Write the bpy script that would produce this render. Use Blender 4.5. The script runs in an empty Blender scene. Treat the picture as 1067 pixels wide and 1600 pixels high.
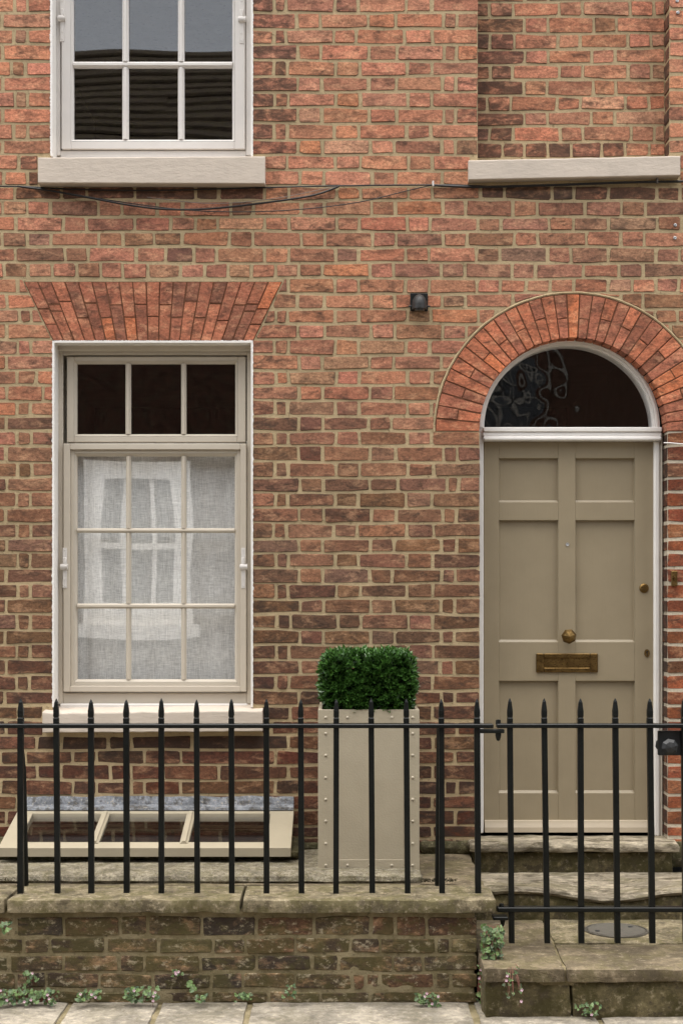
import bpy, math, random
from mathutils import Vector, noise as mnoise
R = math.radians
rnd = random.Random(7)
SC = bpy.context.scene
COL = SC.collection

# ------------------------------------------------------------------ camera, sky, sun, exposure
D, F, HOR, CX, EYE = 7.0, 2333.33, 930.0, 533.5, 1.62
cam = bpy.data.cameras.new('camera'); camo = bpy.data.objects.new('camera', cam); COL.objects.link(camo)
camo.location = (0, -D, EYE); camo.rotation_euler = (R(90), 0, 0)
cam.sensor_fit = 'VERTICAL'; cam.sensor_height = 36.0; cam.sensor_width = 36.0
cam.lens = F / 1600 * 36.0; cam.shift_y = (HOR - 800) / 1600.0
cam.clip_start = 0.05; cam.clip_end = 500
SC.camera = camo

SUN = Vector((-0.08, 0.22, 1.0)).normalized()
el = math.asin(SUN.z); az = math.atan2(SUN.x, SUN.y)
W = bpy.data.worlds.new('World'); SC.world = W; W.use_nodes = True
wt = W.node_tree; wt.nodes.clear()
sky = wt.nodes.new('ShaderNodeTexSky'); sky.sky_type = 'NISHITA'; sky.sun_disc = False
sky.sun_elevation = el; sky.sun_rotation = az; sky.dust_density = 3.0; sky.air_density = 1.0; sky.ozone_density = 0.6
hsv = wt.nodes.new('ShaderNodeHueSaturation'); hsv.inputs['Saturation'].default_value = 0.22
wt.links.new(sky.outputs[0], hsv.inputs['Color'])
bg = wt.nodes.new('ShaderNodeBackground'); bg.inputs['Strength'].default_value = 0.0938
wt.links.new(hsv.outputs[0], bg.inputs[0])
wo = wt.nodes.new('ShaderNodeOutputWorld'); wt.links.new(bg.outputs[0], wo.inputs[0])
sl = bpy.data.lights.new('sun', 'SUN'); sl.energy = 1.5; sl.angle = R(100); sl.color = (1.0, 0.95, 0.87)
so = bpy.data.objects.new('sun', sl); COL.objects.link(so)
so.rotation_euler = (-SUN).to_track_quat('-Z', 'Y').to_euler(); so.location = (-3, -6, 12)
vs = SC.view_settings
SC.display_settings.display_device = 'sRGB'
vs.view_transform = 'Standard'; vs.look = 'None'; vs.gamma = 1.0; vs.use_curve_mapping = False
vs.exposure = 2.438

# ------------------------------------------------------------------ helpers
def lin(c):
    c = c / 255.0
    return c / 12.92 if c <= 0.04045 else ((c + 0.055) / 1.055) ** 2.4
def rgb(r, g, b): return (lin(r), lin(g), lin(b))
def PX(px, y=0.0): return (px - CX) * (D + y) / F
def PZ(py, y=0.0): return EYE - (py - HOR) * (D + y) / F
def fbm(x, y, z, o=3): return mnoise.fractal(Vector((x, y, z)), 1.0, 2.0, o)

class G:
    """small node-tree writer"""
    def __init__(s, name):
        s.m = bpy.data.materials.new(name); s.m.use_nodes = True
        s.t = s.m.node_tree; s.t.nodes.clear()
        s.out = s.t.nodes.new('ShaderNodeOutputMaterial')
        s.b = s.t.nodes.new('ShaderNodeBsdfPrincipled')
        s.t.links.new(s.b.outputs[0], s.out.inputs[0])
        s.geo = s.t.nodes.new('ShaderNodeNewGeometry')
        s.pos = s.geo.outputs['Position']
    def put(s, sock, v):
        if isinstance(v, bpy.types.NodeSocket): s.t.links.new(v, sock)
        elif isinstance(v, (tuple, list)) and sock.type == 'RGBA' and len(v) == 3: sock.default_value = (*v, 1)
        else: sock.default_value = v
    def map(s, scale, loc=(0, 0, 0)):
        n = s.t.nodes.new('ShaderNodeMapping'); s.t.links.new(s.pos, n.inputs[0])
        n.inputs['Scale'].default_value = scale; n.inputs['Location'].default_value = loc
        return n.outputs[0]
    def noise(s, scale, detail=5, rough=0.6, vec=None, dist=0.0):
        n = s.t.nodes.new('ShaderNodeTexNoise'); n.inputs['Scale'].default_value = scale
        n.inputs['Detail'].default_value = detail; n.inputs['Roughness'].default_value = rough
        n.inputs['Distortion'].default_value = dist
        s.t.links.new(vec if vec is not None else s.pos, n.inputs['Vector'])
        return n.outputs['Fac']
    def voro(s, scale, vec=None):
        n = s.t.nodes.new('ShaderNodeTexVoronoi'); n.inputs['Scale'].default_value = scale
        s.t.links.new(vec if vec is not None else s.pos, n.inputs['Vector'])
        return n.outputs['Distance']
    def math(s, op, a, b=0.0, clamp=False):
        n = s.t.nodes.new('ShaderNodeMath'); n.operation = op; n.use_clamp = clamp
        s.put(n.inputs[0], a); s.put(n.inputs[1], b); return n.outputs[0]
    def step(s, f, lo, hi):
        n = s.t.nodes.new('ShaderNodeMapRange'); n.interpolation_type = 'SMOOTHSTEP'
        s.put(n.inputs['Value'], f); s.put(n.inputs['From Min'], lo); s.put(n.inputs['From Max'], hi)
        return n.outputs['Result']
    def lerp(s, f, lo, hi):
        n = s.t.nodes.new('ShaderNodeMapRange'); s.put(n.inputs['Value'], f)
        n.inputs['From Min'].default_value = 0.25; n.inputs['From Max'].default_value = 0.75
        n.inputs['To Min'].default_value = lo; n.inputs['To Max'].default_value = hi
        return n.outputs['Result']
    def mix(s, f, a, b, mode='MIX'):
        n = s.t.nodes.new('ShaderNodeMix'); n.data_type = 'RGBA'; n.blend_type = mode
        s.put(n.inputs[0], f); s.put(n.inputs[6], a); s.put(n.inputs[7], b); return n.outputs[2]
    def scale(s, col, f):
        n = s.t.nodes.new('ShaderNodeVectorMath'); n.operation = 'SCALE'
        s.put(n.inputs[0], col); s.put(n.inputs['Scale'], f); return n.outputs[0]
    def attr(s, name):
        n = s.t.nodes.new('ShaderNodeAttribute'); n.attribute_name = name; return n
    def bump(s, h, strength=0.5, dist=0.003, prev=None):
        n = s.t.nodes.new('ShaderNodeBump'); n.inputs['Strength'].default_value = strength
        n.inputs['Distance'].default_value = dist; s.put(n.inputs['Height'], h)
        if prev is not None: s.t.links.new(prev, n.inputs['Normal'])
        return n.outputs[0]
    def fin(s, col, rough=0.8, normal=None, metal=0.0, spec=None):
        s.put(s.b.inputs['Base Color'], col); s.put(s.b.inputs['Roughness'], rough)
        s.b.inputs['Metallic'].default_value = metal
        if spec is not None: s.b.inputs['Specular IOR Level'].default_value = spec
        if normal is not None: s.t.links.new(normal, s.b.inputs['Normal'])
        return s.m

# ------------------------------------------------------------------ materials
def mat_brick(name, moss=0.0):
    g = G(name)
    a = g.attr('col'); col = a.outputs['Color']; soot_shade = a.outputs['Alpha']  # alpha: amount of dark smear, soot and painted shade together
    oi = g.t.nodes.new('ShaderNodeObjectInfo')
    st = g.map((1, 1, 2.0))
    smear = g.noise(15, 7, 0.66, g.map((1, 1, 2.0)), 0.5)
    smear2 = g.noise(11, 7, 0.68, g.map((0.9, 1, 1.8), (3.1, 0, 7)), 0.4)
    mid = g.noise(75, 5, 0.72, g.map((0.8, 1, 1.3), (2, 4, 1)))
    grain = g.noise(240, 4, 0.75)
    big = g.noise(3.0, 3, 0.5)
    c = g.scale(col, g.lerp(big, 0.90, 1.10))
    # firing variation inside a brick: a greyer, darker clay and a sandy tan one
    c = g.mix(g.math('MULTIPLY', g.step(smear2, 0.47, 0.61), 0.72), c, g.mix(0.30, g.scale(col, 0.46), rgb(92, 76, 64)))
    tan = g.step(g.noise(13, 6, 0.66, g.map((0.8, 1, 1.7), (8, 0, 3)), 0.3), 0.50, 0.64)
    c = g.mix(g.math('MULTIPLY', tan, 0.60), c, g.mix(0.45, g.scale(col, 1.35), rgb(206, 164, 126)))
    c = g.scale(c, g.lerp(mid, 0.42, 1.58))
    c = g.scale(c, g.lerp(grain, 0.66, 1.34))
    dk = g.step(smear, g.math('SUBTRACT', 0.62, g.math('MULTIPLY', soot_shade, 0.46)), g.math('SUBTRACT', 0.80, g.math('MULTIPLY', soot_shade, 0.36)))
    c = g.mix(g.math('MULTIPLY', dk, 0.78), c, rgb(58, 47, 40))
    pits = g.step(g.noise(85, 4, 0.65, g.map((1, 1, 1.4), (9, 0, 1))), 0.62, 0.71)
    c = g.mix(g.math('MULTIPLY', pits, 0.75), c, rgb(52, 38, 30))
    white = g.step(g.noise(58, 6, 0.78, g.map((1, 1, 1.3), (5, 2, 2))), 0.63, 0.78)
    c = g.mix(g.math('MULTIPLY', white, 0.35), c, rgb(214, 190, 166))
    if moss:
        mo = g.step(g.noise(9, 6, 0.7, g.map((1, 1, 1.5), (1, 1, 4))), 0.44, 0.56)
        c = g.mix(g.math('MULTIPLY', mo, 0.68), c, rgb(74, 68, 38))
        li = g.step(g.noise(22, 7, 0.78, g.map((1, 1, 1.5), (4, 1, 0))), 0.53, 0.64)
        c = g.mix(g.math('MULTIPLY', li, 0.6), c, rgb(176, 164, 138))
    n = g.bump(smear2, 0.6, 0.006)
    n = g.bump(mid, 0.6, 0.0035, n)
    n = g.bump(grain, 0.6, 0.0016, n)
    n = g.bump(g.math('SUBTRACT', 0.0, pits), 0.6, 0.003, n)
    return g.fin(c, 0.9, n, spec=0.25)

def mat_mortar(name, base, dark, moss=0.0):
    g = G(name)
    n1 = g.noise(38, 6, 0.7); n2 = g.noise(300, 3, 0.7); n3 = g.noise(4, 4, 0.6)
    c = g.mix(g.step(n3, 0.35, 0.7), base, tuple(x * 0.80 for x in base))
    c = g.scale(c, g.lerp(n2, 0.80, 1.16))
    c = g.mix(g.math('MULTIPLY', g.step(n1, 0.56, 0.68), 0.6), c, dark)
    if moss:
        c = g.mix(g.math('MULTIPLY', g.step(g.noise(12, 5, 0.7), 0.4, 0.62), moss), c, rgb(84, 76, 48))
    n = g.bump(n1, 0.9, 0.008); n = g.bump(n2, 0.7, 0.0022, n)
    return g.fin(c, 0.95, n, spec=0.2)

def mat_paint(name, base, rough=0.5, var=0.06, bump=0.25, stretch=(1, 1, 1), dirt=0.0, dirtcol=None, bscale=60):
    g = G(name)
    v = g.map(stretch)
    n1 = g.noise(7, 5, 0.6); n2 = g.noise(bscale, 4, 0.6, v); n3 = g.noise(bscale * 5, 2, 0.5, v)
    c = g.scale(base, g.lerp(n1, 1 - var, 1 + var))
    if dirt:
        c = g.mix(g.math('MULTIPLY', g.step(g.noise(26, 6, 0.72), 0.60, 0.80), dirt), c, dirtcol or tuple(x * 0.5 for x in base))
    n = g.bump(n2, bump, 0.0022); n = g.bump(n3, bump * 0.7, 0.0007, n)
    return g.fin(c, g.lerp(n1, rough - 0.06, rough + 0.08), n, spec=0.4)

def mat_stone(name, base, moss=0.35, dark=0.4, mosscol=None, scale=1.0, light=0.3, st=(1, 1, 1)):
    g = G(name); g.pos = g.map(st)
    n1 = g.noise(5 * scale, 7, 0.65, None, 0.4); n2 = g.noise(40 * scale, 6, 0.72); n3 = g.noise(260, 3, 0.7); n4 = g.noise(13 * scale, 6, 0.7, g.map((1, 1, 1), (7, 3, 1)))
    c = g.mix(g.step(n1, 0.40, 0.60), base, tuple(x * 0.58 for x in base))
    c = g.scale(c, g.lerp(n2, 0.55, 1.45)); c = g.scale(c, g.lerp(n3, 0.80, 1.2))
    c = g.mix(g.math('MULTIPLY', g.step(n4, 0.50, 0.60), dark), c, rgb(66, 58, 44))
    c = g.mix(g.math('MULTIPLY', g.step(g.noise(8 * scale, 6, 0.7, g.map((1, 1, 1), (1, 9, 4))), 0.47, 0.57), moss), c, mosscol or rgb(92, 86, 52))
    c = g.mix(g.math('MULTIPLY', g.step(n2, 0.56, 0.66), light), c, rgb(198, 184, 160))
    seam = g.step(g.math('ABSOLUTE', g.math('SUBTRACT', g.noise(9 * scale, 5, 0.6, g.map((0.7, 1, 1.8), (3, 3, 8)), 0.8), 0.5)), 0.0, 0.012)
    c = g.mix(g.math('MULTIPLY', g.math('SUBTRACT', 1.0, seam), 0.35), c, rgb(60, 52, 38))
    sp = g.step(g.noise(120, 3, 0.6), 0.64, 0.72)
    c = g.mix(g.math('MULTIPLY', sp, 0.55), c, rgb(64, 56, 42))
    n = g.bump(n1, 0.5, 0.012); n = g.bump(n2, 0.8, 0.007, n); n = g.bump(seam, 0.5, 0.003, n); n = g.bump(n3, 0.5, 0.0018, n)
    return g.fin(c, 0.92, n, spec=0.2)

def mat_glass(name, wob=0.35, tint=(1, 1, 1), wscale=7.0):
    g = G(name)
    tr = g.t.nodes.new('ShaderNodeBsdfTransparent'); tr.inputs[0].default_value = (*tint, 1)
    gl = g.t.nodes.new('ShaderNodeBsdfGlossy'); gl.inputs['Roughness'].default_value = 0.01
    n = g.bump(g.noise(wscale, 0, 0.5), wob, 0.02)
    g.t.links.new(n, gl.inputs['Normal'])
    lw = g.t.nodes.new('ShaderNodeLayerWeight'); lw.inputs['Blend'].default_value = 0.5
    f = g.math('ADD', 0.075, g.math('MULTIPLY', g.math('POWER', lw.outputs['Facing'], 5.0), 0.95))
    mx = g.t.nodes.new('ShaderNodeMixShader')
    g.t.links.new(f, mx.inputs[0]); g.t.links.new(tr.outputs[0], mx.inputs[1]); g.t.links.new(gl.outputs[0], mx.inputs[2])
    g.t.links.new(mx.outputs[0], g.out.inputs[0]); g.t.nodes.remove(g.b)
    return g.m

def mat_metal(name, base, rough=0.35, stain=None):
    g = G(name)
    n1 = g.noise(40, 5, 0.65); c = g.scale(base, g.lerp(n1, 0.7, 1.25))
    if stain: c = g.mix(g.step(g.noise(90, 5, 0.7, g.map((1, 1, 2))), 0.5, 0.68), c, stain)
    return g.fin(c, g.lerp(n1, rough - 0.08, rough + 0.15), g.bump(n1, 0.15, 0.001), metal=1.0)

def mat_curtain():
    g = G('linen')
    a = g.noise(160, 3, 0.6, g.map((0.12, 1, 1.6))); b = g.noise(160, 3, 0.6, g.map((1.6, 1, 0.12), (3, 0, 0)))
    w = g.math('ADD', g.math('MULTIPLY', a, 0.5), g.math('MULTIPLY', b, 0.5))
    c = g.scale(rgb(232, 232, 228), g.lerp(w, 0.45, 1.3))
    n = g.bump(w, 0.4, 0.002)
    return g.fin(c, 0.95, n, spec=0.1)

def mat_leaf(name, base, light, rough=0.35):
    g = G(name)
    oi = g.attr('col')
    c = g.mix(oi.outputs['Fac'], base, light)
    c = g.scale(c, g.lerp(g.noise(60, 2, 0.5), 0.8, 1.2))
    g.b.inputs['Subsurface Weight'].default_value = 0.0
    return g.fin(c, rough, None, spec=0.5)

M = {}
M['brick'] = mat_brick('brickwork')
M['brick_old'] = mat_brick('mossy_brickwork', 0.75)
M['mortar'] = mat_mortar('lime_mortar', rgb(188, 167, 131), rgb(110, 92, 66))
M['mortar_pale'] = mat_mortar('pale_mortar', rgb(200, 188, 166), rgb(120, 106, 84))
M['mortar_red'] = mat_mortar('red_joint', rgb(112, 76, 56), rgb(62, 44, 34))
M['mortar_old'] = mat_mortar('mossy_mortar', rgb(138, 126, 98), rgb(52, 46, 32), 0.55)
M['white'] = mat_paint('white_paint', rgb(230, 226, 220), 0.45, 0.05, 0.4, dirt=0.16, dirtcol=rgb(150, 140, 122))
M['plaster'] = mat_paint('white_render', rgb(230, 226, 220), 0.7, 0.06, 1.0, dirt=0.3, dirtcol=rgb(160, 150, 132), bscale=40)
M['cream'] = mat_paint('cream_paint', rgb(192, 182, 166), 0.45, 0.04, 0.2, dirt=0.10)
M['cream_light'] = mat_paint('pale_paint', rgb(211, 206, 200), 0.45, 0.04, 0.2, dirt=0.10)
M['stone_paint'] = mat_paint('masonry_paint', rgb(196, 183, 168), 0.7, 0.08, 0.9, (0.35, 1, 1), 0.30, rgb(128, 116, 98), bscale=70)
M['taupe'] = mat_paint('taupe_door_paint', rgb(145, 132, 108), 0.36, 0.06, 0.28, (1, 1, .12), 0.16, rgb(112, 100, 80))
M['taupe_light'] = mat_paint('taupe_sheet_paint', rgb(168, 157, 135), 0.5, 0.06, 0.6, dirt=0.18, dirtcol=rgb(122, 110, 90), bscale=120)
M['skylight_paint'] = mat_paint('skylight_paint', rgb(158, 148, 127), 0.5, 0.07, 0.25, dirt=0.3)
M['iron'] = mat_paint('black_iron_paint', rgb(11, 14, 12), 0.42, 0.2, 0.9)
M['iron'].node_tree.nodes['Principled BSDF'].inputs['Specular IOR Level'].default_value = 0.3
M['black'] = mat_paint('black_casting', rgb(38, 39, 39), 0.5, 0.2, 0.3)
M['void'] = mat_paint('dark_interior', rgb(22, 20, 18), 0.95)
M['brass'] = mat_metal('aged_brass', rgb(122, 98, 60), 0.40, rgb(72, 56, 34))
M['lead'] = mat_stone('lead_sheet', rgb(140, 143, 148), 0.0, 0.65, rgb(96, 98, 102), 2, 0.6)
M['york'] = mat_stone('york_stone', rgb(114, 102, 82), 0.35, 0.4, None, .8, .2)
M['coping'] = mat_stone('coping_stone', rgb(132, 121, 97), 0.6, 0.6, rgb(92, 86, 54), 1.3, 0.35)
M['step'] = mat_stone('worn_step_stone', rgb(158, 147, 127), 0.35, 0.75, None, 1.2, 0.4, (.45, 1, 1.6))
M['moss_stone'] = mat_stone('mossy_stone', rgb(108, 98, 70), 0.7, 0.85, rgb(62, 57, 30), 1.0, 0.2)
M['paving'] = mat_stone('pavement_stone', rgb(146, 138, 124), 0.15, 0.2, None, 0.8, 0.25)
M['concrete'] = mat_stone('coarse_concrete', rgb(140, 132, 114), 0.35, 0.6, None, 3.0, 0.6)
M['mossy_concrete'] = mat_stone('mossy_concrete', rgb(96, 90, 66), 0.8, 0.7, rgb(62, 60, 36), 2.2, 0.2)
M['asphalt'] = mat_stone('asphalt', rgb(62, 62, 62), 0.0, 0.2, None, 3, 0.1)
M['iron_cover'] = mat_metal('cast_iron', rgb(112, 108, 100), 0.55)
M['glass'] = mat_glass('window_glass', 0.10, wscale=2.2)
M['glass_old'] = mat_glass('old_glass', 0.09, wscale=12.0)
M['linen'] = mat_curtain()
M['cable'] = mat_paint('black_cable_sheath', rgb(20, 18, 17), 0.5)
M['cable_grey'] = mat_paint('grey_cable_sheath', rgb(120, 112, 104), 0.5)
M['cable_white'] = mat_paint('white_cable_sheath', rgb(215, 210, 205), 0.5)
M['screw'] = mat_metal('steel_screw', rgb(190, 190, 190), 0.4)
M['box_leaf'] = mat_leaf('box_leaf', rgb(15, 38, 13), rgb(76, 116, 50), 0.24)
M['weed_leaf'] = mat_leaf('weed_leaf', rgb(40, 60, 26), rgb(94, 118, 62), 0.5)
M['weed_stem'] = mat_paint('weed_stem', rgb(110, 66, 54), 0.6)
M['flower'] = mat_paint('pink_petal', rgb(226, 190, 206), 0.6)
M['wood'] = mat_paint('box_stem', rgb(80, 66, 46), 0.8)
M['soil'] = mat_stone('soil', rgb(50, 38, 28), 0.1, 0.4, None, 4, 0.05)
M['opp_frame'] = mat_paint('grey_window_paint', rgb(92, 88, 82))
M['far_brick'] = mat_stone('opposite_brick', rgb(62, 38, 28), 0.0, 0.6, None, 2.0, 0.1)
M['tile'] = mat_stone('opposite_roof_tile', rgb(56, 46, 38), 0.2, 0.6, None, 2.0, 0.12)

# ------------------------------------------------------------------ object building
WP = {}
def reg(o, loc, parent):
    WP[o.name] = Vector(loc); COL.objects.link(o)
    if parent is not None:
        o.parent = parent; o.location = Vector(loc) - WP[parent.name]
    else: o.location = loc
def tag(o, label=None, cat=None, group=None, kind=None):
    if label: o['label'] = label
    if cat: o['category'] = cat
    if group: o['group'] = group
    if kind: o['kind'] = kind
    return o
def thing(name, loc, label, cat, group=None, kind=None):
    o = bpy.data.objects.new(name, None); o.empty_display_size = 0.1
    reg(o, loc, None); return tag(o, label, cat, group, kind)

class MB:
    def __init__(s): s.v = []; s.f = []; s.c = []; s.sm = []; s.mi = []
    def add_brick(s, v, f, c):
        s.add(v, f, c); n = len(v) // 3; d = tuple(q * .5 for q in c[:3]) + (min(1, c[3] + .5),)
        s.c[-2 * n:] = [d] * (2 * n)
    def add(s, verts, faces, col=None, smooth=False, mi=0):
        b = len(s.v); s.v += [tuple(p) for p in verts]
        s.f += [tuple(i + b for i in f) for f in faces]; s.sm += [smooth] * len(faces); s.mi += [mi] * len(faces)
        s.c += [col or (0.5, 0.5, 0.5, 0)] * len(verts); return s
    def box(s, x0, x1, y0, y1, z0, z1, ch=0.0, mi=0):
        if x0 > x1: x0, x1 = x1, x0
        if y0 > y1: y0, y1 = y1, y0
        if z0 > z1: z0, z1 = z1, z0
        if ch <= 0:
            v = [(x, y, z) for x in (x0, x1) for y in (y0, y1) for z in (z0, z1)]
            f = [(0, 1, 3, 2), (4, 6, 7, 5), (0, 4, 5, 1), (2, 3, 7, 6), (0, 2, 6, 4), (1, 5, 7, 3)]
            return s.add(v, f, mi=mi)
        ch = min(ch, (x1 - x0) * .45, (y1 - y0) * .45, (z1 - z0) * .45)
        L = ((x0, x1), (y0, y1), (z0, z1)); v = []; idx = {}
        for i in (0, 1):
            for j in (0, 1):
                for k in (0, 1):
                    for a in range(3):
                        p = []
                        for d, q in enumerate((i, j, k)):
                            val = L[d][q]
                            if d != a: val += ch if q == 0 else -ch
                            p.append(val)
                        idx[i, j, k, a] = len(v); v.append(tuple(p))
        f = []
        def q(*ks): f.append(tuple(idx[k] for k in ks))
        q((0,0,0,0),(0,0,1,0),(0,1,1,0),(0,1,0,0)); q((1,0,0,0),(1,1,0,0),(1,1,1,0),(1,0,1,0))
        q((0,0,0,1),(1,0,0,1),(1,0,1,1),(0,0,1,1)); q((0,1,0,1),(0,1,1,1),(1,1,1,1),(1,1,0,1))
        q((0,0,0,2),(0,1,0,2),(1,1,0,2),(1,0,0,2)); q((0,0,1,2),(1,0,1,2),(1,1,1,2),(0,1,1,2))
        for i in (0, 1):
            for j in (0, 1):
                q((i,j,0,0),(i,j,1,0),(i,j,1,1),(i,j,0,1)); q((i,0,j,0),(i,1,j,0),(i,1,j,2),(i,0,j,2)); q((0,i,j,1),(1,i,j,1),(1,i,j,2),(0,i,j,2))
        for i in (0, 1):
            for j in (0, 1):
                for k in (0, 1): f.append((idx[i,j,k,0], idx[i,j,k,1], idx[i,j,k,2]))
        return s.add(v, f, mi=mi)
    def hexa(s, b, t, mi=0):
        """b, t: four corners each, same winding"""
        return s.add(list(b) + list(t), [(3, 2, 1, 0), (4, 5, 6, 7), (0, 1, 5, 4), (1, 2, 6, 5), (2, 3, 7, 6), (3, 0, 4, 7)], mi=mi)
    def tube(s, pts, r, n=8, smooth=True, cap=True):
        pts = [Vector(p) for p in pts]; rings = []
        for i, p in enumerate(pts):
            t = (pts[min(i + 1, len(pts) - 1)] - pts[max(i - 1, 0)]).normalized()
            a = t.cross(Vector((0, 0, 1)));
            if a.length < 0.05: a = t.cross(Vector((0, 1, 0)))
            a.normalize(); b = t.cross(a).normalized()
            rr = r[i] if isinstance(r, (list, tuple)) else r
            rings.append([p + a * rr * math.cos(2 * math.pi * k / n) + b * rr * math.sin(2 * math.pi * k / n) for k in range(n)])
        v = [q for g in rings for q in g]; f = []
        for i in range(len(pts) - 1):
            for k in range(n):
                f.append((i * n + k, i * n + (k + 1) % n, (i + 1) * n + (k + 1) % n, (i + 1) * n + k))
        s.add(v, f, smooth=smooth)
        if cap: s.add(rings[0], [tuple(range(n))]); s.add(rings[-1], [tuple(range(n))])
        return s
    def lathe(s, prof, o, axis='y', n=24, smooth=False, rot=0.0, mi=0):
        """prof: (radius, distance along axis) ; closes ends of zero radius"""
        v = []; f = []
        for (r, h) in prof:
            for k in range(n):
                a = 2 * math.pi * k / n + rot; u, w = r * math.cos(a), r * math.sin(a)
                v.append({'y': (o[0] + u, o[1] + h, o[2] + w), 'z': (o[0] + u, o[1] + w, o[2] + h), 'x': (o[0] + h, o[1] + u, o[2] + w)}[axis])
        for i in range(len(prof) - 1):
            for k in range(n): f.append((i * n + k, i * n + (k + 1) % n, (i + 1) * n + (k + 1) % n, (i + 1) * n + k))
        f.append(tuple(range(n))); f.append(tuple(range((len(prof) - 1) * n, len(prof) * n)))
        return s.add(v, f, smooth=smooth, mi=mi)
    def build(s, name, mats, parent=None, origin=None, fix=True):
        me = bpy.data.meshes.new(name)
        xs = [p[0] for p in s.v]; ys = [p[1] for p in s.v]; zs = [p[2] for p in s.v]
        if origin is None: origin = ((min(xs) + max(xs)) / 2, (min(ys) + max(ys)) / 2, min(zs))
        ox, oy, oz = origin
        me.from_pydata([(x - ox, y - oy, z - oz) for x, y, z in s.v], [], s.f)
        for m in (mats if isinstance(mats, (list, tuple)) else [mats]): me.materials.append(m)
        me.polygons.foreach_set('use_smooth', s.sm); me.polygons.foreach_set('material_index', s.mi)
        ca = me.color_attributes.new('col', 'FLOAT_COLOR', 'POINT')
        ca.data.foreach_set('color', [q for c in s.c for q in c])
        if fix:
            import bmesh
            bm = bmesh.new(); bm.from_mesh(me); bmesh.ops.recalc_face_normals(bm, faces=bm.faces); bm.to_mesh(me); bm.free()
        if any(s.sm): me.set_sharp_from_angle(angle=R(38))
        me.update()
        o = bpy.data.objects.new(name, me); reg(o, origin, parent); return o

def frame_boxes(m, x0, x1, z0, z1, wl, wr, wb, wt, y0, y1, ch=0.002):
    """rectangular frame: stiles run full height, rails butt between them"""
    m.box(x0, x0 + wl, y0, y1, z0, z1, ch); m.box(x1 - wr, x1, y0, y1, z0, z1, ch)
    m.box(x0 + wl, x1 - wr, y0 + .0005, y1, z0, z0 + wb, ch); m.box(x0 + wl, x1 - wr, y0 + .0005, y1, z1 - wt, z1, ch)
def bevel_frame(m, xo0, xo1, zo0, zo1, xi0, xi1, zi0, zi1, yo, yi):
    """sloping moulding ring from an outer rectangle at depth yo to an inner one at yi"""
    o = [(xo0, yo, zo0), (xo1, yo, zo0), (xo1, yo, zo1), (xo0, yo, zo1)]; i = [(xi0, yi, zi0), (xi1, yi, zi0), (xi1, yi, zi1), (xi0, yi, zi1)]
    k = [(xi0, yi + .02, zi0), (xi1, yi + .02, zi0), (xi1, yi + .02, zi1), (xi0, yi + .02, zi1)]
    m.add(o + i + k, [(0, 1, 5, 4), (1, 2, 6, 5), (2, 3, 7, 6), (3, 0, 4, 7), (4, 5, 9, 8), (5, 6, 10, 9), (6, 7, 11, 10), (7, 4, 8, 11)])

# ---- bricks
def clip_poly(poly, p, n):
    out = []
    for i, a in enumerate(poly):
        b = poly[(i + 1) % len(poly)]
        da = (a[0] - p[0]) * n[0] + (a[1] - p[1]) * n[1]; db = (b[0] - p[0]) * n[0] + (b[1] - p[1]) * n[1]
        if da >= 0: out.append(a)
        if (da >= 0) != (db >= 0):
            t = da / (da - db); out.append((a[0] + (b[0] - a[0]) * t, a[1] + (b[1] - a[1]) * t))
    return out
def area(poly): return 0.5 * sum(poly[i][0] * poly[(i + 1) % len(poly)][1] - poly[(i + 1) % len(poly)][0] * poly[i][1] for i in range(len(poly)))
def brick_geo(poly, yf, depth, jit=0.0026, corner=0.0060, inset=0.0020, tilt=0.0010):
    """irregular worn brick face from a convex polygon in x,z with depth behind it"""
    P = []
    for p in poly:
        if not P or math.hypot(p[0] - P[-1][0], p[1] - P[-1][1]) > 0.004: P.append(p)
    if len(P) > 2 and math.hypot(P[0][0] - P[-1][0], P[0][1] - P[-1][1]) < 0.004: P.pop()
    if len(P) < 3: return None
    if area(P) < 0: P.reverse()
    if area(P) < 0.0003: return None
    ring = []; n = len(P)
    for i in range(n):
        a, b = P[i], P[(i + 1) % n]; L = math.hypot(b[0] - a[0], b[1] - a[1])
        ux, uz = (b[0] - a[0]) / L, (b[1] - a[1]) / L; nx, nz = -uz, ux
        big = 2.2 if rnd.random() < .12 else 1; c1 = min(L * .3, corner * big * rnd.uniform(.3, 1.6)); c2 = min(L * .3, corner * rnd.uniform(.3, 1.7))
        ts = [c1 / L] + ([0.5 + rnd.uniform(-.15, .15)] if L > 0.13 else []) + [1 - c2 / L]
        for t in ts:
            q = rnd.uniform(-jit, jit * 1.3) + (0.0006 if 0 < t < 1 else 0)
            ring.append((a[0] + ux * L * t + nx * q, a[1] + uz * L * t + nz * q, nx, nz))
    m = len(ring); cx = sum(p[0] for p in ring) / m; cz = sum(p[1] for p in ring) / m
    tx, tz = rnd.uniform(-tilt, tilt) * 8, rnd.uniform(-tilt, tilt) * 14
    y = yf + rnd.uniform(-.0022, .0012); v = []
    for (x, z, nx, nz) in ring:
        q = inset * rnd.uniform(.6, 1.5); v.append((x + nx * q, y + (x - cx) * tx + (z - cz) * tz, z + nz * q))
    for (x, z, nx, nz) in ring: v.append((x, y + 0.0040, z))
    for (x, z, nx, nz) in ring: v.append((x, yf + depth, z))
    f = [tuple(range(m))]
    for r in (0, 1):
        for k in range(m): f.append((r * m + k, (r + 1) * m + k, (r + 1) * m + (k + 1) % m, r * m + (k + 1) % m))
    return v, f
def pick(tab):
    t = rnd.random() * sum(w for _, w in tab)
    for c, w in tab:
        t -= w
        if t <= 0: return c
    return tab[-1][0]
SAL, PNK, ORG, BRN, DKB, PUR, CHR, PAL = (184, 120, 95), (174, 121, 97), (186, 114, 82), (142, 101, 78), (108, 77, 60), (132, 106, 88), (68, 57, 50), (204, 162, 126)
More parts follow.
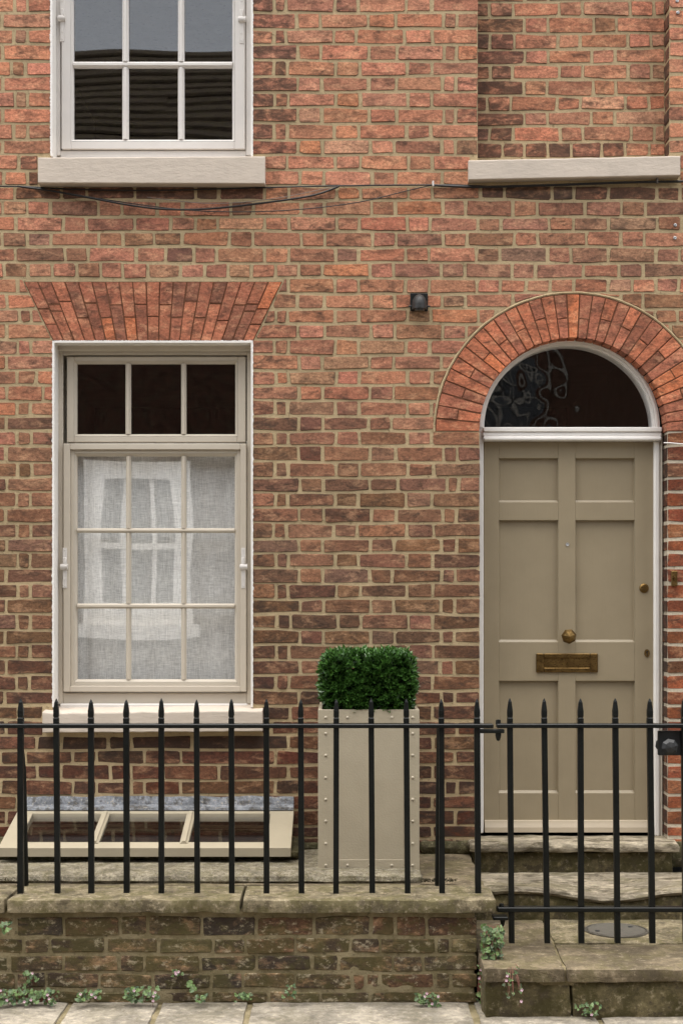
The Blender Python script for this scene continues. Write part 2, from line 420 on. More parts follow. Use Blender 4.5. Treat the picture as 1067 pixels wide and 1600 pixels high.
RED, DRD = (150, 80, 54), (98, 58, 42)
SOOT_SHADE = [(412, 120, 36, 170, .62), (66, 262, 22, 36, .8), (230, 300, 190, 18, 1.0), (50, 325, 60, 18, .35), (900, 300, 190, 24, .8), (235, 1158, 200, 26, .9),  # dark patches: soot, plus painted shade under sills and at the recess left
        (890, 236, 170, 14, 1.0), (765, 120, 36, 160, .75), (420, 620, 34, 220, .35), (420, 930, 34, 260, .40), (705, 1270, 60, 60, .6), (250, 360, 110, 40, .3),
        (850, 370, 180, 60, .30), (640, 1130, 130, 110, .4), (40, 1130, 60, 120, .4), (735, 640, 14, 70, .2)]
def brick_col(px, py):
    if px > 1000 and py > 640: c = pick([(RED, .45), (DRD, .4), (CHR, .12), (BRN, .1)])
    elif py < 290: c = pick([(SAL, .46), (PNK, .3), (ORG, .07), (BRN, .10), (PAL, .05), (PUR, .03)])
    elif py < 430 and px > 700: c = pick([(BRN, .36), (PUR, .16), (PNK, .2), (SAL, .16), (DKB, .08)])
    elif py < 430 and px < 390: c = pick([(SAL, .28), (PNK, .26), (PUR, .10), (BRN, .16), (CHR, .03), (PAL, .04)])
    elif py < 640: c = pick([(SAL, .40), (PNK, .30), (BRN, .16), (PUR, .06), (ORG, .06), (PAL, .02)])
    elif py < 860: c = pick([(BRN, .32), (PNK, .26), (PUR, .08), (SAL, .10), (DKB, .18)])
    elif py < 1080: c = pick([(BRN, .40), (DKB, .30), (PUR, .08), (PNK, .12), (SAL, .02)])
    else: c = pick([(DKB, .5), (BRN, .2), (DRD, .2), (CHR, .14)])
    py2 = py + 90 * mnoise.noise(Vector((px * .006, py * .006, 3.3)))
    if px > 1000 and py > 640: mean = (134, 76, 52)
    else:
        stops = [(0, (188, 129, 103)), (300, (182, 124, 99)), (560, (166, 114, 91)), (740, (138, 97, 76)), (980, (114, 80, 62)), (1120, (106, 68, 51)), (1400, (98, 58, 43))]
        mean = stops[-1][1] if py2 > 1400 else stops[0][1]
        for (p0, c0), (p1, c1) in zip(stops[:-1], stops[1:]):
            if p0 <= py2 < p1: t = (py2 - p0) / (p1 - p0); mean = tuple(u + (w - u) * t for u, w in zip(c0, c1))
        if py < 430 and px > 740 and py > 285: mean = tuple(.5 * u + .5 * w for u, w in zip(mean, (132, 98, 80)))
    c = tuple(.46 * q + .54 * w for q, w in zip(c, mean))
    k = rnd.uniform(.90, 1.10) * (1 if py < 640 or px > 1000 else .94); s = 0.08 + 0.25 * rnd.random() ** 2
    for (a, b, rx, ry, w) in SOOT_SHADE:
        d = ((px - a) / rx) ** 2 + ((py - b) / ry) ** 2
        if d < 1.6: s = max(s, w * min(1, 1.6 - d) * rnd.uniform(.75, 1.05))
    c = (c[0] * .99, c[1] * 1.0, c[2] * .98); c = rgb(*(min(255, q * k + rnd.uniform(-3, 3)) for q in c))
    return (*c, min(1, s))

CJ = [-5.5, 19.2, 44.9, 69.8, 94.5, 118.8, 143.7, 168.4, 192.6, 217.6, 242.2, 265.9, 290.5, 312.9, 337.9, 361.5, 385.8, 410.4, 434.4, 458.4, 482.3, 505.9, 530.2, 554.2,
      578, 602.6, 625.9, 649.8, 673.5, 697.1, 721.4, 745.7, 769.3, 793.2, 816.8, 840.8, 864.4, 887.5, 911.5, 935.5, 959.7, 983.7, 1006.6, 1030.6, 1054.9, 1078.5,
      1101.8, 1126, 1149, 1172, 1194.7, 1219, 1242, 1265, 1290, 1310, 1334]
MIDZ = [[113,170,395,502,724,843],[219,327,549,677,897,958],[113,168,390,493,717,844],[224,329,552,682,899,957],[113,175,399,508,730,845],[223,334,551,678,893,955],
 [115,180,400,512,733,843],[222,334,552,680,899,954],[113,175,393,505,726,838],[225,337,558,669,890,952],[174,398,513,736,845],[233,345,566,676,893],
 [70,183,404,513,735,845],[18,239,348,566,674,893,1000],[70,183,404,508,730,835,1058],[15,240,348,569,678,895,1005],[70,181,399,505,723,830,1050],[10,122,230,337,557,666,888,996],
 [178,395,505,720,832,1052],[105,222,345,562,671,890,996],[123,175,396,505,730,840,1058],[223,346,563,674,893,1003],[116,180,396,507,724,834],[229,336,556,669,888],
 [121,181,401,509,732,843],[230,338,557,666,880],[119,177,397,507,730,840],[227,338,550,657,870],[117,180,400,508,729,843],[226,338,557,677,897,960],
 [117,178,400,510,733,853],[233,342,557,686,911,967],[120,176,397,503,725,844],[229,344,565,678,893,957],[111,170,390,498,727,851],[228,337,558,669,887,957],
 [121,179,397,505,727,847],[230,338,557,661,889,950],[121,178,403,514,730,847],[236,341,560,666,884,949],[126,189,408,516,735,846],[232,340,559,671,887,947],
 [125,184,405,515,732,850],[234,340,560,670,883,945],[123,183,400,510,730,847],[230,337,555,665,887,950],[70,187,400,510,735,847],[100,232,340,555,668,960],
 [180,400,510,735,850],[120,233,340,555,668,950],[180,400,510,730,847],[120,233,340,555,668,900,960],[70,180,400,510,735,845],[120,233,340,555,668,950],[180,400,510,735,845],[120,233,340,555,668,950]]
LEFT = {0:[23.4,43.5],1:[3.8],2:[22.5,43.5],3:[4.5],4:[19,40],5:[5],6:[24.4,44],7:[5],8:[21.6,43.5],9:[4],10:[30],11:[6.6,43.5],12:[23,96,136,211,306,342],
 13:[4.6,43,79,154,191,246,286,361],14:[25,99,136,211,267,306,340],15:[4,43,80,155,193,241,285,359],16:[25,102,138,213,259,303,339],17:[7,44,82,120,158,192,231,282,320,357],
 18:[28],19:[11.5],20:[31,49],21:[11],22:[28,48.5],23:[11],24:[27,57],25:[11,68],26:[27,48],27:[10],28:[27,49.5],29:[10],30:[28,50],31:[11],32:[27,48],33:[9],34:[27,48.5],35:[11],
 36:[28,47],37:[10],38:[28,48],39:[10],40:[27,48],41:[9],42:[27,47],43:[10],44:[26,46.5],45:[8],46:[30],47:[10],48:[57.6,96,170,206,300],49:[40,114,151,226,283],50:[58.6,96,173,206,255,342],
 51:[40,114,151,206,226,283],52:[27,48],53:[10],54:[27,48],55:[10]}
R6 = {12:[127,240,460,562,720,945,1053],13:[280,390,613,780,890],14:[223,447,557,720,945],15:[286,394,618,777,886],16:[219,440,547,720,940,1050],17:[274,382,605,770,880],
 18:[221,340,450,560,720,830,940,1045],19:[278,500,780,880],20:[200,420,640,860,935,1040],21:[240,440,700,900,1010]}
RECZ = [[168,279,492,600,822,932],[333,441,652,758],[173,284,487,588,811,918],[334,441,645,753],[175,278,494,600,813,920],[331,437,651,756],[160,268,482,590,800,907],[332,440,641,750],
 [170,279,498,602,825,933],[230,330,440,547,690,797,910]]
AC, AR_IN, AR_OUT = (895, 674), 146, 215           # door arch (wall-plane pixels)
def joints(k):
    if 0 <= k < 56:
        j = list(LEFT.get(k, [])) + [390 + q / 2.964 for q in MIDZ[k]]
        if k in R6: j += [707 + q / 2.964 for q in R6[k] if 707 + q / 2.964 > j[-1] + 12]
        if k < 12: j += ([1046] if k < 10 else []) + ([1083, 1157] if k % 2 else [1119, 1157])
        if k >= 28: j += ([1080, 1102, 1176] if k % 2 else [1117, 1154])
    else: j = joints(k % 2 + 2)
    j = sorted(j)
    while j[0] > -330: j.insert(0, j[0] - (38.5 if j[1] - j[0] > 55 else 74.5))
    while j[-1] < 1400: j.append(j[-1] + (38.5 if j[-1] - j[-2] > 55 else 74.5))
    return j
def cj(k):
    if k < 0: return CJ[0] + k * 24.7
    return CJ[k]
def openings(k):
    yc = (cj(k) + cj(k + 1)) / 2; o = []
    if yc < 243: o.append((80, 395))
    elif yc < 289: o.append((60, 414))
    if yc < 242: o.append((746, 1045))
    elif yc < 280: o.append((733, 1062))
    if 533 < yc < 1104: o.append((83, 395))
    elif 1104 < yc < 1144: o.append((67, 410))
    if yc > 674: o.append((749, 1042))
    return o

house = thing('brick_house', (0, 0.3, 0.4), 'old red brick town house front with sash windows and taupe arched door', 'house')
BR = []          # (visible area, verts, faces, colour)
def shown(px, py):
    if not (0 < px < 1067 and 0 < py < 1340): return 0.0
    if 5 < px < 455 and py > 1245: return 0.02
    if 497 < px < 655 and py > 1020: return 0.1
    return 1.0
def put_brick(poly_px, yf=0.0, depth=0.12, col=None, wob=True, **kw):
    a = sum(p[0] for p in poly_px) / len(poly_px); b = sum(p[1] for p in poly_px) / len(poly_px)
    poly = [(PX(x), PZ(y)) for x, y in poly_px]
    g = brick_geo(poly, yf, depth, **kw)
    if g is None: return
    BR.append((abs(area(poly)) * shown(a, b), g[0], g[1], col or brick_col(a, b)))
def wav(x, k): return 0.9 * math.sin(x * 0.011 + k * 1.7) + 0.7 * math.sin(x * 0.031 + k * 2.9)
for k in range(-8, 56):
    J = joints(k); ops = openings(k); yt, yb = cj(k), cj(k + 1)
    if yt > 1330: continue
    cuts = sorted(set([q for q in J] + [e for o in ops for e in o]))
    cuts = [c for c in cuts if not any(o[0] < c < o[1] for o in ops)]
    if 434 <= yt < 530: cuts = sorted([c for c in cuts if not 84 < c < 394] + [84, 394])
    # drop joints that would leave slivers next to an opening
    edges = {e for o in ops for e in o}
    cuts = [c for c in cuts if c in edges or not any(abs(c - e) < 12 for e in edges)]
    for x0, x1 in zip(cuts[:-1], cuts[1:]):
        xm = (x0 + x1) / 2
        if x1 - x0 < 9 or any(o[0] <= xm <= o[1] for o in ops): continue
        h = 1.8; l = 2.1 if x0 not in edges else 0.0; r = 2.1 if x1 not in edges else 0.0
        lift = (300 - yt) * -0.02 if xm > 1045 and yt < 243 else 0.0
        t0, t1, b0, b1 = (yt + wav(x0, k) + h + lift, yt + wav(x1, k) + h + lift, yb + wav(x0, k + 1) - h + lift, yb + wav(x1, k + 1) - h + lift)
        poly = [(x0 + l, b0), (x1 - r, b1), (x1 - r, t1), (x0 + l, t0)]
        if 434 < yt < 530:                                       # skewbacks of the flat arch
            if xm < 240: poly = clip_poly(poly, (38 - 2, 439), (-94, 46)); 
            elif xm < 520: poly = clip_poly(poly, (441 + 2, 439), (94, 45))
            if 84 <= xm <= 394: poly = []
        if 440 < yt < 673:                                       # extrados of the door arch
            ym = (yt + yb) / 2; d = math.hypot(xm - AC[0], ym - AC[1])
            if d < AR_OUT + 80 and poly:
                n = ((xm - AC[0]) / d, (ym - AC[1]) / d)
                poly = clip_poly(poly, (AC[0] + n[0] * (AR_OUT + 3), AC[1] + n[1] * (AR_OUT + 3)), n)
        if len(poly) >= 3: put_brick(poly)
# back of the blind recess
RD = 0.105
for k in range(-8, 11):
    src = RECZ[k] if 0 <= k < 10 else RECZ[(k % 2) + 2]
    J = [744] + [CX + (707 + q / 2.964 - CX) * (D + RD) / D for q in src] + [1047]
    J = [q for q in J if q == 744 or q == 1047 or 752 < q < 1039]
    for x0, x1 in zip(J[:-1], J[1:]):
        h = 1.75; yt, yb = cj(k) - 5.5 + (x0 - 746) * -0.008, cj(k + 1) - 5.5 + (x0 - 746) * -0.008
        put_brick([(x0 + 2, yb - h + wav(x0, k + 1)), (x1 - 2, yb - h + wav(x1, k + 1)), (x1 - 2, yt + h + wav(x1, k)), (x0 + 2, yt + h + wav(x0, k))], RD, 0.05)

# mortar body of the wall with its openings
def wall_quad(m, x0, x1, y0, y1, d=0.0028): m.add([(PX(x0), d, PZ(y1)), (PX(x1), d, PZ(y1)), (PX(x1), d, PZ(y0)), (PX(x0), d, PZ(y0))], [(0, 1, 2, 3)])
wm = MB(); XL, XR, YT, YB = -330, 1420, -190, 1350
for q in [(XL, 80, YT, 262), (395, 746, YT, 262), (1045, XR, YT, 262), (XL, XR, 262, 440), (XL, 83, 440, YB), (83, 395, 440, 533), (83, 395, 1126, YB), (395, 670, 440, YB),
          (670, 690, 440, 674), (1100, 1120, 440, 674), (670, 749, 674, YB), (1120, XR, 440, YB)]: wall_quad(wm, *q)
for i in range(40):
    xa, xb = 690 + i * 10.25, 700.25 + i * 10.25
    ya = AC[1] - math.sqrt(max(0, 205 ** 2 - (xa - AC[0]) ** 2)); yb_ = AC[1] - math.sqrt(max(0, 205 ** 2 - (xb - AC[0]) ** 2))
    wm.add([(PX(xa), .0028, PZ(ya)), (PX(xb), .0028, PZ(yb_)), (PX(xb), .0028, PZ(440)), (PX(xa), .0028, PZ(440))], [(0, 1, 2, 3)])
wall_quad(wm, 738, 1052, YT, 262, RD + .0032)
def reveal(m, px, y0, y1, d0, d1): m.add([(PX(px), d0, PZ(y1)), (PX(px), d1, PZ(y1)), (PX(px), d1, PZ(y0)), (PX(px), d0, PZ(y0))], [(0, 1, 2, 3)])
reveal(wm, 744.5, YT, 262, .006, RD + .0032); reveal(wm, 1046.8, YT, 262, .006, RD + .0032)
reveal(wm, 747.5, 674, YB, .006, .2)
# roof slab, back and ends of the house shell
wm.box(PX(XL), PX(XR), .3, .32, PZ(YT), PZ(YT) + .02); wm.box(PX(XL) - .02, PX(XL), .0, 4, .0, PZ(YT)); wm.box(PX(XR), PX(XR) + .02, 0, 4, 0, PZ(YT))
wm.box(PX(XL), PX(XR), .0, 4, PZ(YT), PZ(YT) + .02); wm.box(PX(XL), PX(XR), 4, 4.02, 0, PZ(YT))
wall = wm.build('wall', M['mortar'], house)
pm = MB(); wall_quad(pm, 1042, 1120, 674, YB, .0022); reveal(pm, 1043.5, 674, YB, .0065, .2)
pm.build('repointed_mortar', M['mortar_pale'], house)

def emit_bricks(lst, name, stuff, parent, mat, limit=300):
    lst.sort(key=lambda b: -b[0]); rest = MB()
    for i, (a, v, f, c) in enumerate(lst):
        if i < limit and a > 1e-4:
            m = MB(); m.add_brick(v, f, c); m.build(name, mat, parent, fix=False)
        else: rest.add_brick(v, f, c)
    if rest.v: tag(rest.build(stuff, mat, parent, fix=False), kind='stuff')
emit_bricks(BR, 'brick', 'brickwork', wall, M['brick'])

# flat arch over the lower window
fa = MB()
fa.add([(PX(38), .0012, PZ(440)), (PX(84), .0012, PZ(533)), (PX(396), .0012, PZ(533)), (PX(441), .0012, PZ(440))], [(0, 1, 2, 3)])
flat = fa.build('flat_arch', M['mortar_red'], house)
VO = [((170, 106, 80), .4), ((154, 96, 74), .3), ((184, 110, 76), .14), ((142, 92, 72), .14)]
def voussoir(poly_px, parent, tab, soot_shade, depth=.1):
    g = brick_geo([(PX(x), PZ(y)) for x, y in poly_px], -0.001, depth, jit=.0006, corner=.0025, inset=.0016)
    if g is None: return
    c = pick(tab); k = rnd.uniform(.92, 1.08)
    m = MB(); m.add(g[0], g[1], (*rgb(*(q * k for q in c)), soot_shade)); m.build('arch_brick', M['brick'], parent, fix=False)
NV = 19
for i in range(NV):
    ta, tb = i / NV, (i + 1) / NV
    def pt(t, s): return (38 + (441 - 38) * t + ((84 + 312 * t) - (38 + 403 * t)) * s, 440 + 93 * s)
    cuts = [0, .62 + rnd.uniform(-.04, .04), 1] if i % 2 else [0, .36 + rnd.uniform(-.04, .04), 1]
    if i in (0, 1, 17, 18): cuts = [0, .46, .72, 1] if i % 2 == 0 else [0, .38, .5, 1]
    for s0, s1 in zip(cuts[:-1], cuts[1:]):
        g = .55
        a, b, c, d = pt(ta, s1), pt(tb, s1), pt(tb, s0), pt(ta, s0)
        voussoir([(a[0] + g, a[1] - g), (b[0] - g, b[1] - g), (c[0] - g, c[1] + g), (d[0] + g, d[1] + g)], flat, VO, rnd.uniform(.0, .28))
# semicircular arch over the door
da = MB(); n = 48
for i in range(n):
    a0, a1 = math.pi * i / n, math.pi * (i + 1) / n
    def cp(a, r): return (PX(AC[0] + r * math.cos(a)), .0012, PZ(AC[1] - r * math.sin(a)))
    da.add([cp(a0, AR_IN + 2), cp(a1, AR_IN + 2), cp(a1, AR_OUT + 4), cp(a0, AR_OUT + 4)], [(0, 1, 2, 3)])
darch = da.build('door_arch', M['mortar_red'], house)
bead = MB(); pts = [Vector((PX(AC[0] + (AR_OUT + 2) * math.cos(a)), .003, PZ(AC[1] - (AR_OUT + 2) * math.sin(a)))) for a in [math.pi * i / 60 for i in range(61)]]
bead.tube([p + Vector((rnd.uniform(-.001, .001), 0, rnd.uniform(-.001, .001))) for p in pts], .0062, 6); bead.build('mortar_bead', M['mortar'], darch)
NA = 33; VD = [((184, 112, 82), .42), ((170, 106, 82), .28), ((198, 118, 80), .14), ((152, 96, 74), .14)]
for i in range(NA):
    a0, a1 = math.pi * (1 - i / NA), math.pi * (1 - (i + 1) / NA); w = .0045
    cuts = [AR_IN, AR_OUT] if i % 2 == 0 else [AR_IN, AR_IN + (AR_OUT - AR_IN) * (.5 + rnd.uniform(-.06, .06)), AR_OUT]
    for r0, r1 in zip(cuts[:-1], cuts[1:]):
        q = lambda a, r: (AC[0] + r * math.cos(a), AC[1] - r * math.sin(a))
        voussoir([q(a0 - w * 130 / r0, r0), q(a1 + w * 130 / r0, r0), q(a1 + w * 130 / r1, r1 - .8), q(a0 - w * 130 / r1, r1 - .8)], darch, VD, rnd.uniform(.0, .22), .1)

# dark rooms behind the openings
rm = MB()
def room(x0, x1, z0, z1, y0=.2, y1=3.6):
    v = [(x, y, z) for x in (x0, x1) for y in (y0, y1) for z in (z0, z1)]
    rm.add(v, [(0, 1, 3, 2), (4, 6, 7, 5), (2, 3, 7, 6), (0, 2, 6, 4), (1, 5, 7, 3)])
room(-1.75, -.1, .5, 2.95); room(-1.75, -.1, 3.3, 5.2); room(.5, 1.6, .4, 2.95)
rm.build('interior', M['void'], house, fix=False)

# ------------------------------------------------------------------ windows
def jag_edge(m, pts_in, pts_out, y):  # thin paint lip lapping raggedly on to the brick
    n = len(pts_in); v = [(x, y, z) for x, z in pts_in] + [(x, y, z) for x, z in pts_out]
    m.add(v, [(i, i + 1, n + i + 1, n + i) for i in range(n - 1)])
def reveals(name, x0, x1, y0, y1, parent, head=True, yd=.1):
    X0, X1, Z0, Z1 = PX(x0), PX(x1), PZ(y1), PZ(y0); t = .008; N = 220
    zs = [Z0 + (Z1 - Z0) * i / N for i in range(N + 1)]
    # coat of render on each jamb and the head, set inside the bricks, with a ragged lip
    m = MB(); m.box(X0, X0 + t, -.003, .2, Z0, Z1)
    jag_edge(m, [(X0 + t, z) for z in zs], [(X0 - .001 - .0064 * abs(fbm(z * 95, 1, x0)), z) for z in zs], -.0042); m.build(name, M['plaster'], parent)
    m = MB(); m.box(X1 - t, X1, -.003, .2, Z0, Z1)
    jag_edge(m, [(X1 - t, z) for z in zs], [(X1 + .001 + .0064 * abs(fbm(z * 95, 5, x0)), z) for z in zs], -.0042); m.build(name, M['plaster'], parent)
    if head:
        m = MB(); m.box(X0 + t, X1 - t, -.0025, .2, Z1 - t, Z1)
        xs = [X0 + (X1 - X0) * i / N for i in range(N + 1)]
        jag_edge(m, [(x, Z1 - t) for x in xs], [(x, Z1 + .001 + .0064 * abs(fbm(x * 95, 9, x0))) for x in xs], -.0045); m.build(name, M['plaster'], parent)
def sash(window, mat, x0, x1, y0, y1, cols, rows, yf, wl, wb, wt, two=None, glass='glass', bar=True):
    """x0.. in pixels at depth yf. cols/rows: glass openings. Parts: sash, glazing_bar, pane"""
    m = MB(); X = lambda p: PX(p, yf); Z = lambda p: PZ(p, yf)
    gx0, gx1, gz0, gz1 = X(cols[0][0]), X(cols[-1][1]), Z(rows[-1][1]), Z(rows[0][0]); e = .011
    frame_boxes(m, X(x0), X(x1), Z(y1), Z(y0), X(cols[0][0]) - X(x0) - e - (two or 0), X(x1) - X(cols[-1][1]) - e - (two or 0), Z(rows[-1][1]) - Z(y1) - e - (two or 0), Z(y0) - Z(rows[0][0]) - e - (two or 0), yf, yf + .045, .003)
    y2 = yf
    if two:
        y2 = yf + .016
        frame_boxes(m, gx0 - e - two, gx1 + e + two, gz0 - e - two, gz1 + e + two, two, two, two, two, y2, yf + .044, .002)
    bevel_frame(m, gx0 - e, gx1 + e, gz0 - e, gz1 + e, gx0, gx1, gz0, gz1, y2 + .0006, y2 + .014)
    s = m.build('sash', mat, window); yp = y2 + .024
    if len(rows) == 1: zs = []
    else: zs = [(Z(rows[i][1]), Z(rows[i + 1][0])) for i in range(len(rows) - 1)]
    def vbar(xa, xb, z0, z1, vert=True):
        b = MB(); c = (xa + xb) / 2; w = abs(xb - xa) / 2; prof = [(-w, yp), (-w, y2 + .013), (-w * .45, y2 + .004), (-w * .35, y2), (w * .35, y2), (w * .45, y2 + .004), (w, y2 + .013), (w, yp)]
        k = len(prof)
        if vert: v = [(c + p, y, z0) for p, y in prof] + [(c + p, y, z1) for p, y in prof]
        else: v = [(z0, y, c + p) for p, y in prof] + [(z1, y, c + p) for p, y in prof]
        b.add(v, [(i, (i + 1) % k, k + (i + 1) % k, k + i) for i in range(k)] + [tuple(range(k)), tuple(range(k, 2 * k))]); b.build('glazing_bar', mat, window)
    for za, zb in zs: vbar(za, zb, gx0, gx1, False)
    for i in range(len(cols) - 1):
        for (ra, rb) in rows: vbar(X(cols[i][1]), X(cols[i + 1][0]), Z(rb) - (.0005), Z(ra) + .0005)
    for (ca, cb) in cols:
        for (ra, rb) in rows:
            p = MB(); p.box(X(ca) - .004, X(cb) + .004, yp, yp + .004, Z(rb) - .004, Z(ra) + .004); p.build('pane', M[glass], window)
    return s
def hinge(window, px, py0, py1, yf, mat, side):
    m = MB(); X = PX(px, yf); w = .010
    m.box(X - w, X + w, yf - .003, yf + .004, PZ(py1, yf), PZ(py0, yf), .001)
    zc = PZ(py0 + (py1 - py0) * .47, yf)
    m.lathe([(.0, -.019), (.012, -.018), (.015, -.010), (.012, .010), (.015, .017), (.0, .018)], (X + side * .002, yf - .006, zc), 'x', 10, True)
    m.box(X - .008, X + .008, yf - .012, yf - .002, zc + .006, zc + .045, .003)
    for t in (.06, .3, .78, .94): m.lathe([(.0035, -.002), (.002, -.0035), (0, -.0036)], (X, yf - .002, PZ(py0 + (py1 - py0) * t, yf)), 'y', 8)
    m.build('hinge', mat, window)

# upper window
yw = .10
uf = MB(); X = lambda p: PX(p, yw); Z = lambda p: PZ(p, yw)
UX0, UX1 = PX(80) + .006, PX(395) - .006; ZT = PZ(-150)
uf.box(UX0, X(95), yw, .2, Z(243), ZT, .003); uf.box(X(384), UX1, yw, .2, Z(243), ZT, .003); uf.box(X(95), X(384), yw + .001, .2, Z(244) - .01, Z(235), .003)
uwin = uf.build('window', M['cream_light'], house)
tag(uwin, 'upper window with dark panes and pale frame')
sash(uwin, M['cream_light'], 96.5, 383, -140, 233, [(115, 191), (201, 278), (288, 363)], [(-118, -14), (-8, 95), (105, 217)], yw - .012, .02, .02, .02)
hinge(uwin, 98, -2, 65, yw - .012, M['cream_light'], -1); hinge(uwin, 378, -2, 68, yw - .012, M['cream_light'], 1)
reveals('reveal', 80, 395, -190, 244, uwin, False)
sm_ = MB(); ys = -.065
def stone_sill(name, x0, x1, ytl, ytr, ybl, ybr, ys, parent, mat, back=.12, slope=.012, chips=.0025):
    """painted stone sill: front face split into a wavy-edged grid, sloping weathered top"""
    m = MB(); N = 44; v = []; X0, X1 = PX(x0, ys), PX(x1, ys)
    for i in range(N + 1):
        t = i / N; x = X0 + (X1 - X0) * t; zt = PZ(ytl + (ytr - ytl) * t, ys) + chips * fbm(x * 9, 3, x0) ; zb = PZ(ybl + (ybr - ybl) * t, ys) + chips * .5 * fbm(x * 11, 7, x0)
        r = .005 + .002 * fbm(x * 14, 2, 2)
        v += [(x, back, zt + slope), (x, ys + r * 1.6, zt), (x, ys + r * .4, zt - r * .35), (x, ys, zt - r * 1.3), (x, ys + .0008 * fbm(x * 20, 5, 1), (zt + zb) / 2), (x, ys, zb + .004), (x, ys + .004, zb), (x, back, zb)]
    f = []
    for i in range(N):
        for k in range(8): f.append((i * 8 + k, i * 8 + (k + 1) % 8, i * 8 + 8 + (k + 1) % 8, i * 8 + 8 + k))
    f += [tuple(range(8)), tuple(range(N * 8, N * 8 + 8))]
    m.add(v, f); return m.build(name, mat, parent)
stone_sill('sill', 60, 414, 245.5, 243.5, 286, 287, -.065, uwin, M['stone_paint'], slope=.004, chips=.0012)

# lower window
lf = MB(); LX0, LX1 = PX(83) + .006, PX(395) - .006
lf.box(LX0, X(99), yw, .2, Z(1100), Z(544), .003); lf.box(X(386), LX1, yw, .2, Z(1100), Z(544), .003)
lf.box(X(99), X(386), yw + .001, .2, Z(555), Z(544), .003); lf.box(X(99), X(386), yw + .001, .2, Z(1103) - .01, Z(1082.5), .004)
lf.box(LX0 + .002, LX1 - .002, yw - .02, yw + .004, Z(549), Z(540), .005)
lwin = lf.build('window', M['cream'], house)
tag(lwin, 'lower window with dark top lights and linen curtain behind nine panes')
CL = [(120, 196), (204.5, 283), (291, 367.5)]
sash(lwin, M['cream'], 105, 384, 557, 691, CL, [(568, 678)], yw - .002, .02, .02, .02)
sash(lwin, M['cream'], 99.5, 385, 693, 1081, [(119.5, 196), (204, 282.5), (290.5, 366.5)], [(712, 825), (832, 943), (951, 1062)], yw - .022, .02, .02, .02, two=.018)
hinge(lwin, 102, 856, 919, yw - .022, M['cream_light'], -1); hinge(lwin, 380.5, 856, 919, yw - .022, M['cream_light'], 1)
reveals('reveal', 83, 395, 533, 1105, lwin)
stone_sill('sill', 67, 410, 1114, 1110, 1145, 1143, -.065, lwin, M['stone_paint'], slope=.020, chips=.006)
lb = MB(); lb.box(X(96), X(388), yw - .03, yw - .0005, Z(1104) - .008, Z(1099), .004); lb.build('sill_board', M['cream_light'], lwin)
cu = MB(); N, Kc = 90, 24; v = []
for j in range(Kc + 1):
    for i in range(N + 1):
        x = -1.38 + 1.02 * i / N; z = PZ(1075, .2) + (PZ(690, .2) - PZ(1075, .2)) * j / Kc
        fold = .010 * math.sin(x * 17 + .4 * math.sin(z * 2)) + .012 * fbm(x * 5, z * .6, 2) + .004 * math.sin(x * 47 + z)
        if x < -1.20: fold -= .012 * math.sin((x + 1.20) * 60)
        v.append((x, .185 + fold * .8, z))
cu.add(v, [(j * (N + 1) + i, j * (N + 1) + i + 1, (j + 1) * (N + 1) + i + 1, (j + 1) * (N + 1) + i) for j in range(Kc) for i in range(N)], smooth=True)
tag(cu.build('curtain', M['linen'], fix=False), 'plain grey linen curtain hanging behind the nine lower window panes', 'curtain')

# blind recess sill
stone_sill('recess_sill', 732, 1062, 250, 243, 281, 274, -.05, house, M['stone_paint'], back=.16, slope=.01, chips=.003)

# ------------------------------------------------------------------ door, frame, fanlight
yd = .10
dfm = MB(); X = lambda p, y=yd: PX(p, y); Z = lambda p, y=yd: PZ(p, y)
DXL, DXR = PX(749), PX(1042)
dfm.box(DXL, X(755), yd, .22, Z(1302), Z(668), .004); dfm.box(X(1021), X(1031), yd, .22, Z(1306), Z(668), .004)
dfm.box(X(1022.5), X(1029), yd - .006, yd + .002, Z(1306), Z(690), .003)
def ring(m, cx, cy, r0x, r0y, r1x, r1y, y0, y1, n=48, ang=math.pi, dcy=0.0):
    v = []
    for i in range(n + 1):
        a = ang * i / n; c, s_ = math.cos(a), math.sin(a)
        for (rx, ry, y) in ((r1x, r1y, y0), (r0x, r0y, y0), (r0x, r0y, y1), (r1x, r1y, y1)): v.append((PX(cx + rx * c, yd), y, PZ(cy - ry * s_, yd)))
    m.add(v, [(i * 4 + k, i * 4 + (k + 1) % 4, i * 4 + 4 + (k + 1) % 4, i * 4 + 4 + k) for i in range(n) for k in range(4)] + [(0, 1, 2, 3), tuple(n * 4 + k for k in range(4))], smooth=False)
dframe = dfm.build('door_frame', M['white'], house)
ps = MB(); ps.box(X(1031) + .001, DXR - .002, yd - .004, .2, Z(1306), Z(676), .002); ps.build('putty_strip', M['cream'], dframe)
fl = MB()
ring(fl, 888, 668, 134, 131, 142, 138.5, yd - .004, .2); ring(fl, 888, 668, 131.5, 128.5, 134, 131, yd + .012, .2); ring(fl, 888, 668, 137, 134.0, 139, 136.0, yd - .009, yd)
fan = fl.build('fanlight', M['white'], house)
tm = MB()
tm.box(X(754), X(1032), yd - .028, .19, Z(675.5), Z(668.3), .004); tm.box(X(753), X(1032), yd - .020, .19, Z(682.5), Z(675.7), .004); tm.box(X(753.5), X(1031.5), yd - .032, .19, Z(689.5), Z(682.7), .006)
tm.build('transom', M['white'], fan)
gp = MB(); n = 40; v = []
for i in range(n + 1):
    a = math.pi * i / n; v.append((X(888 + 132.5 * math.cos(a)), Z(668 - 129.5 * math.sin(a))))
gp.add([(x, .135, z) for x, z in v] + [(x, .139, z) for x, z in v], [tuple(range(n + 1)), tuple(range(n + 1, 2 * n + 2))] + [(i, (i + 1) % (n + 1), n + 1 + (i + 1) % (n + 1), n + 1 + i) for i in range(n + 1)])
gp.build('pane', M['glass_old'], fan)

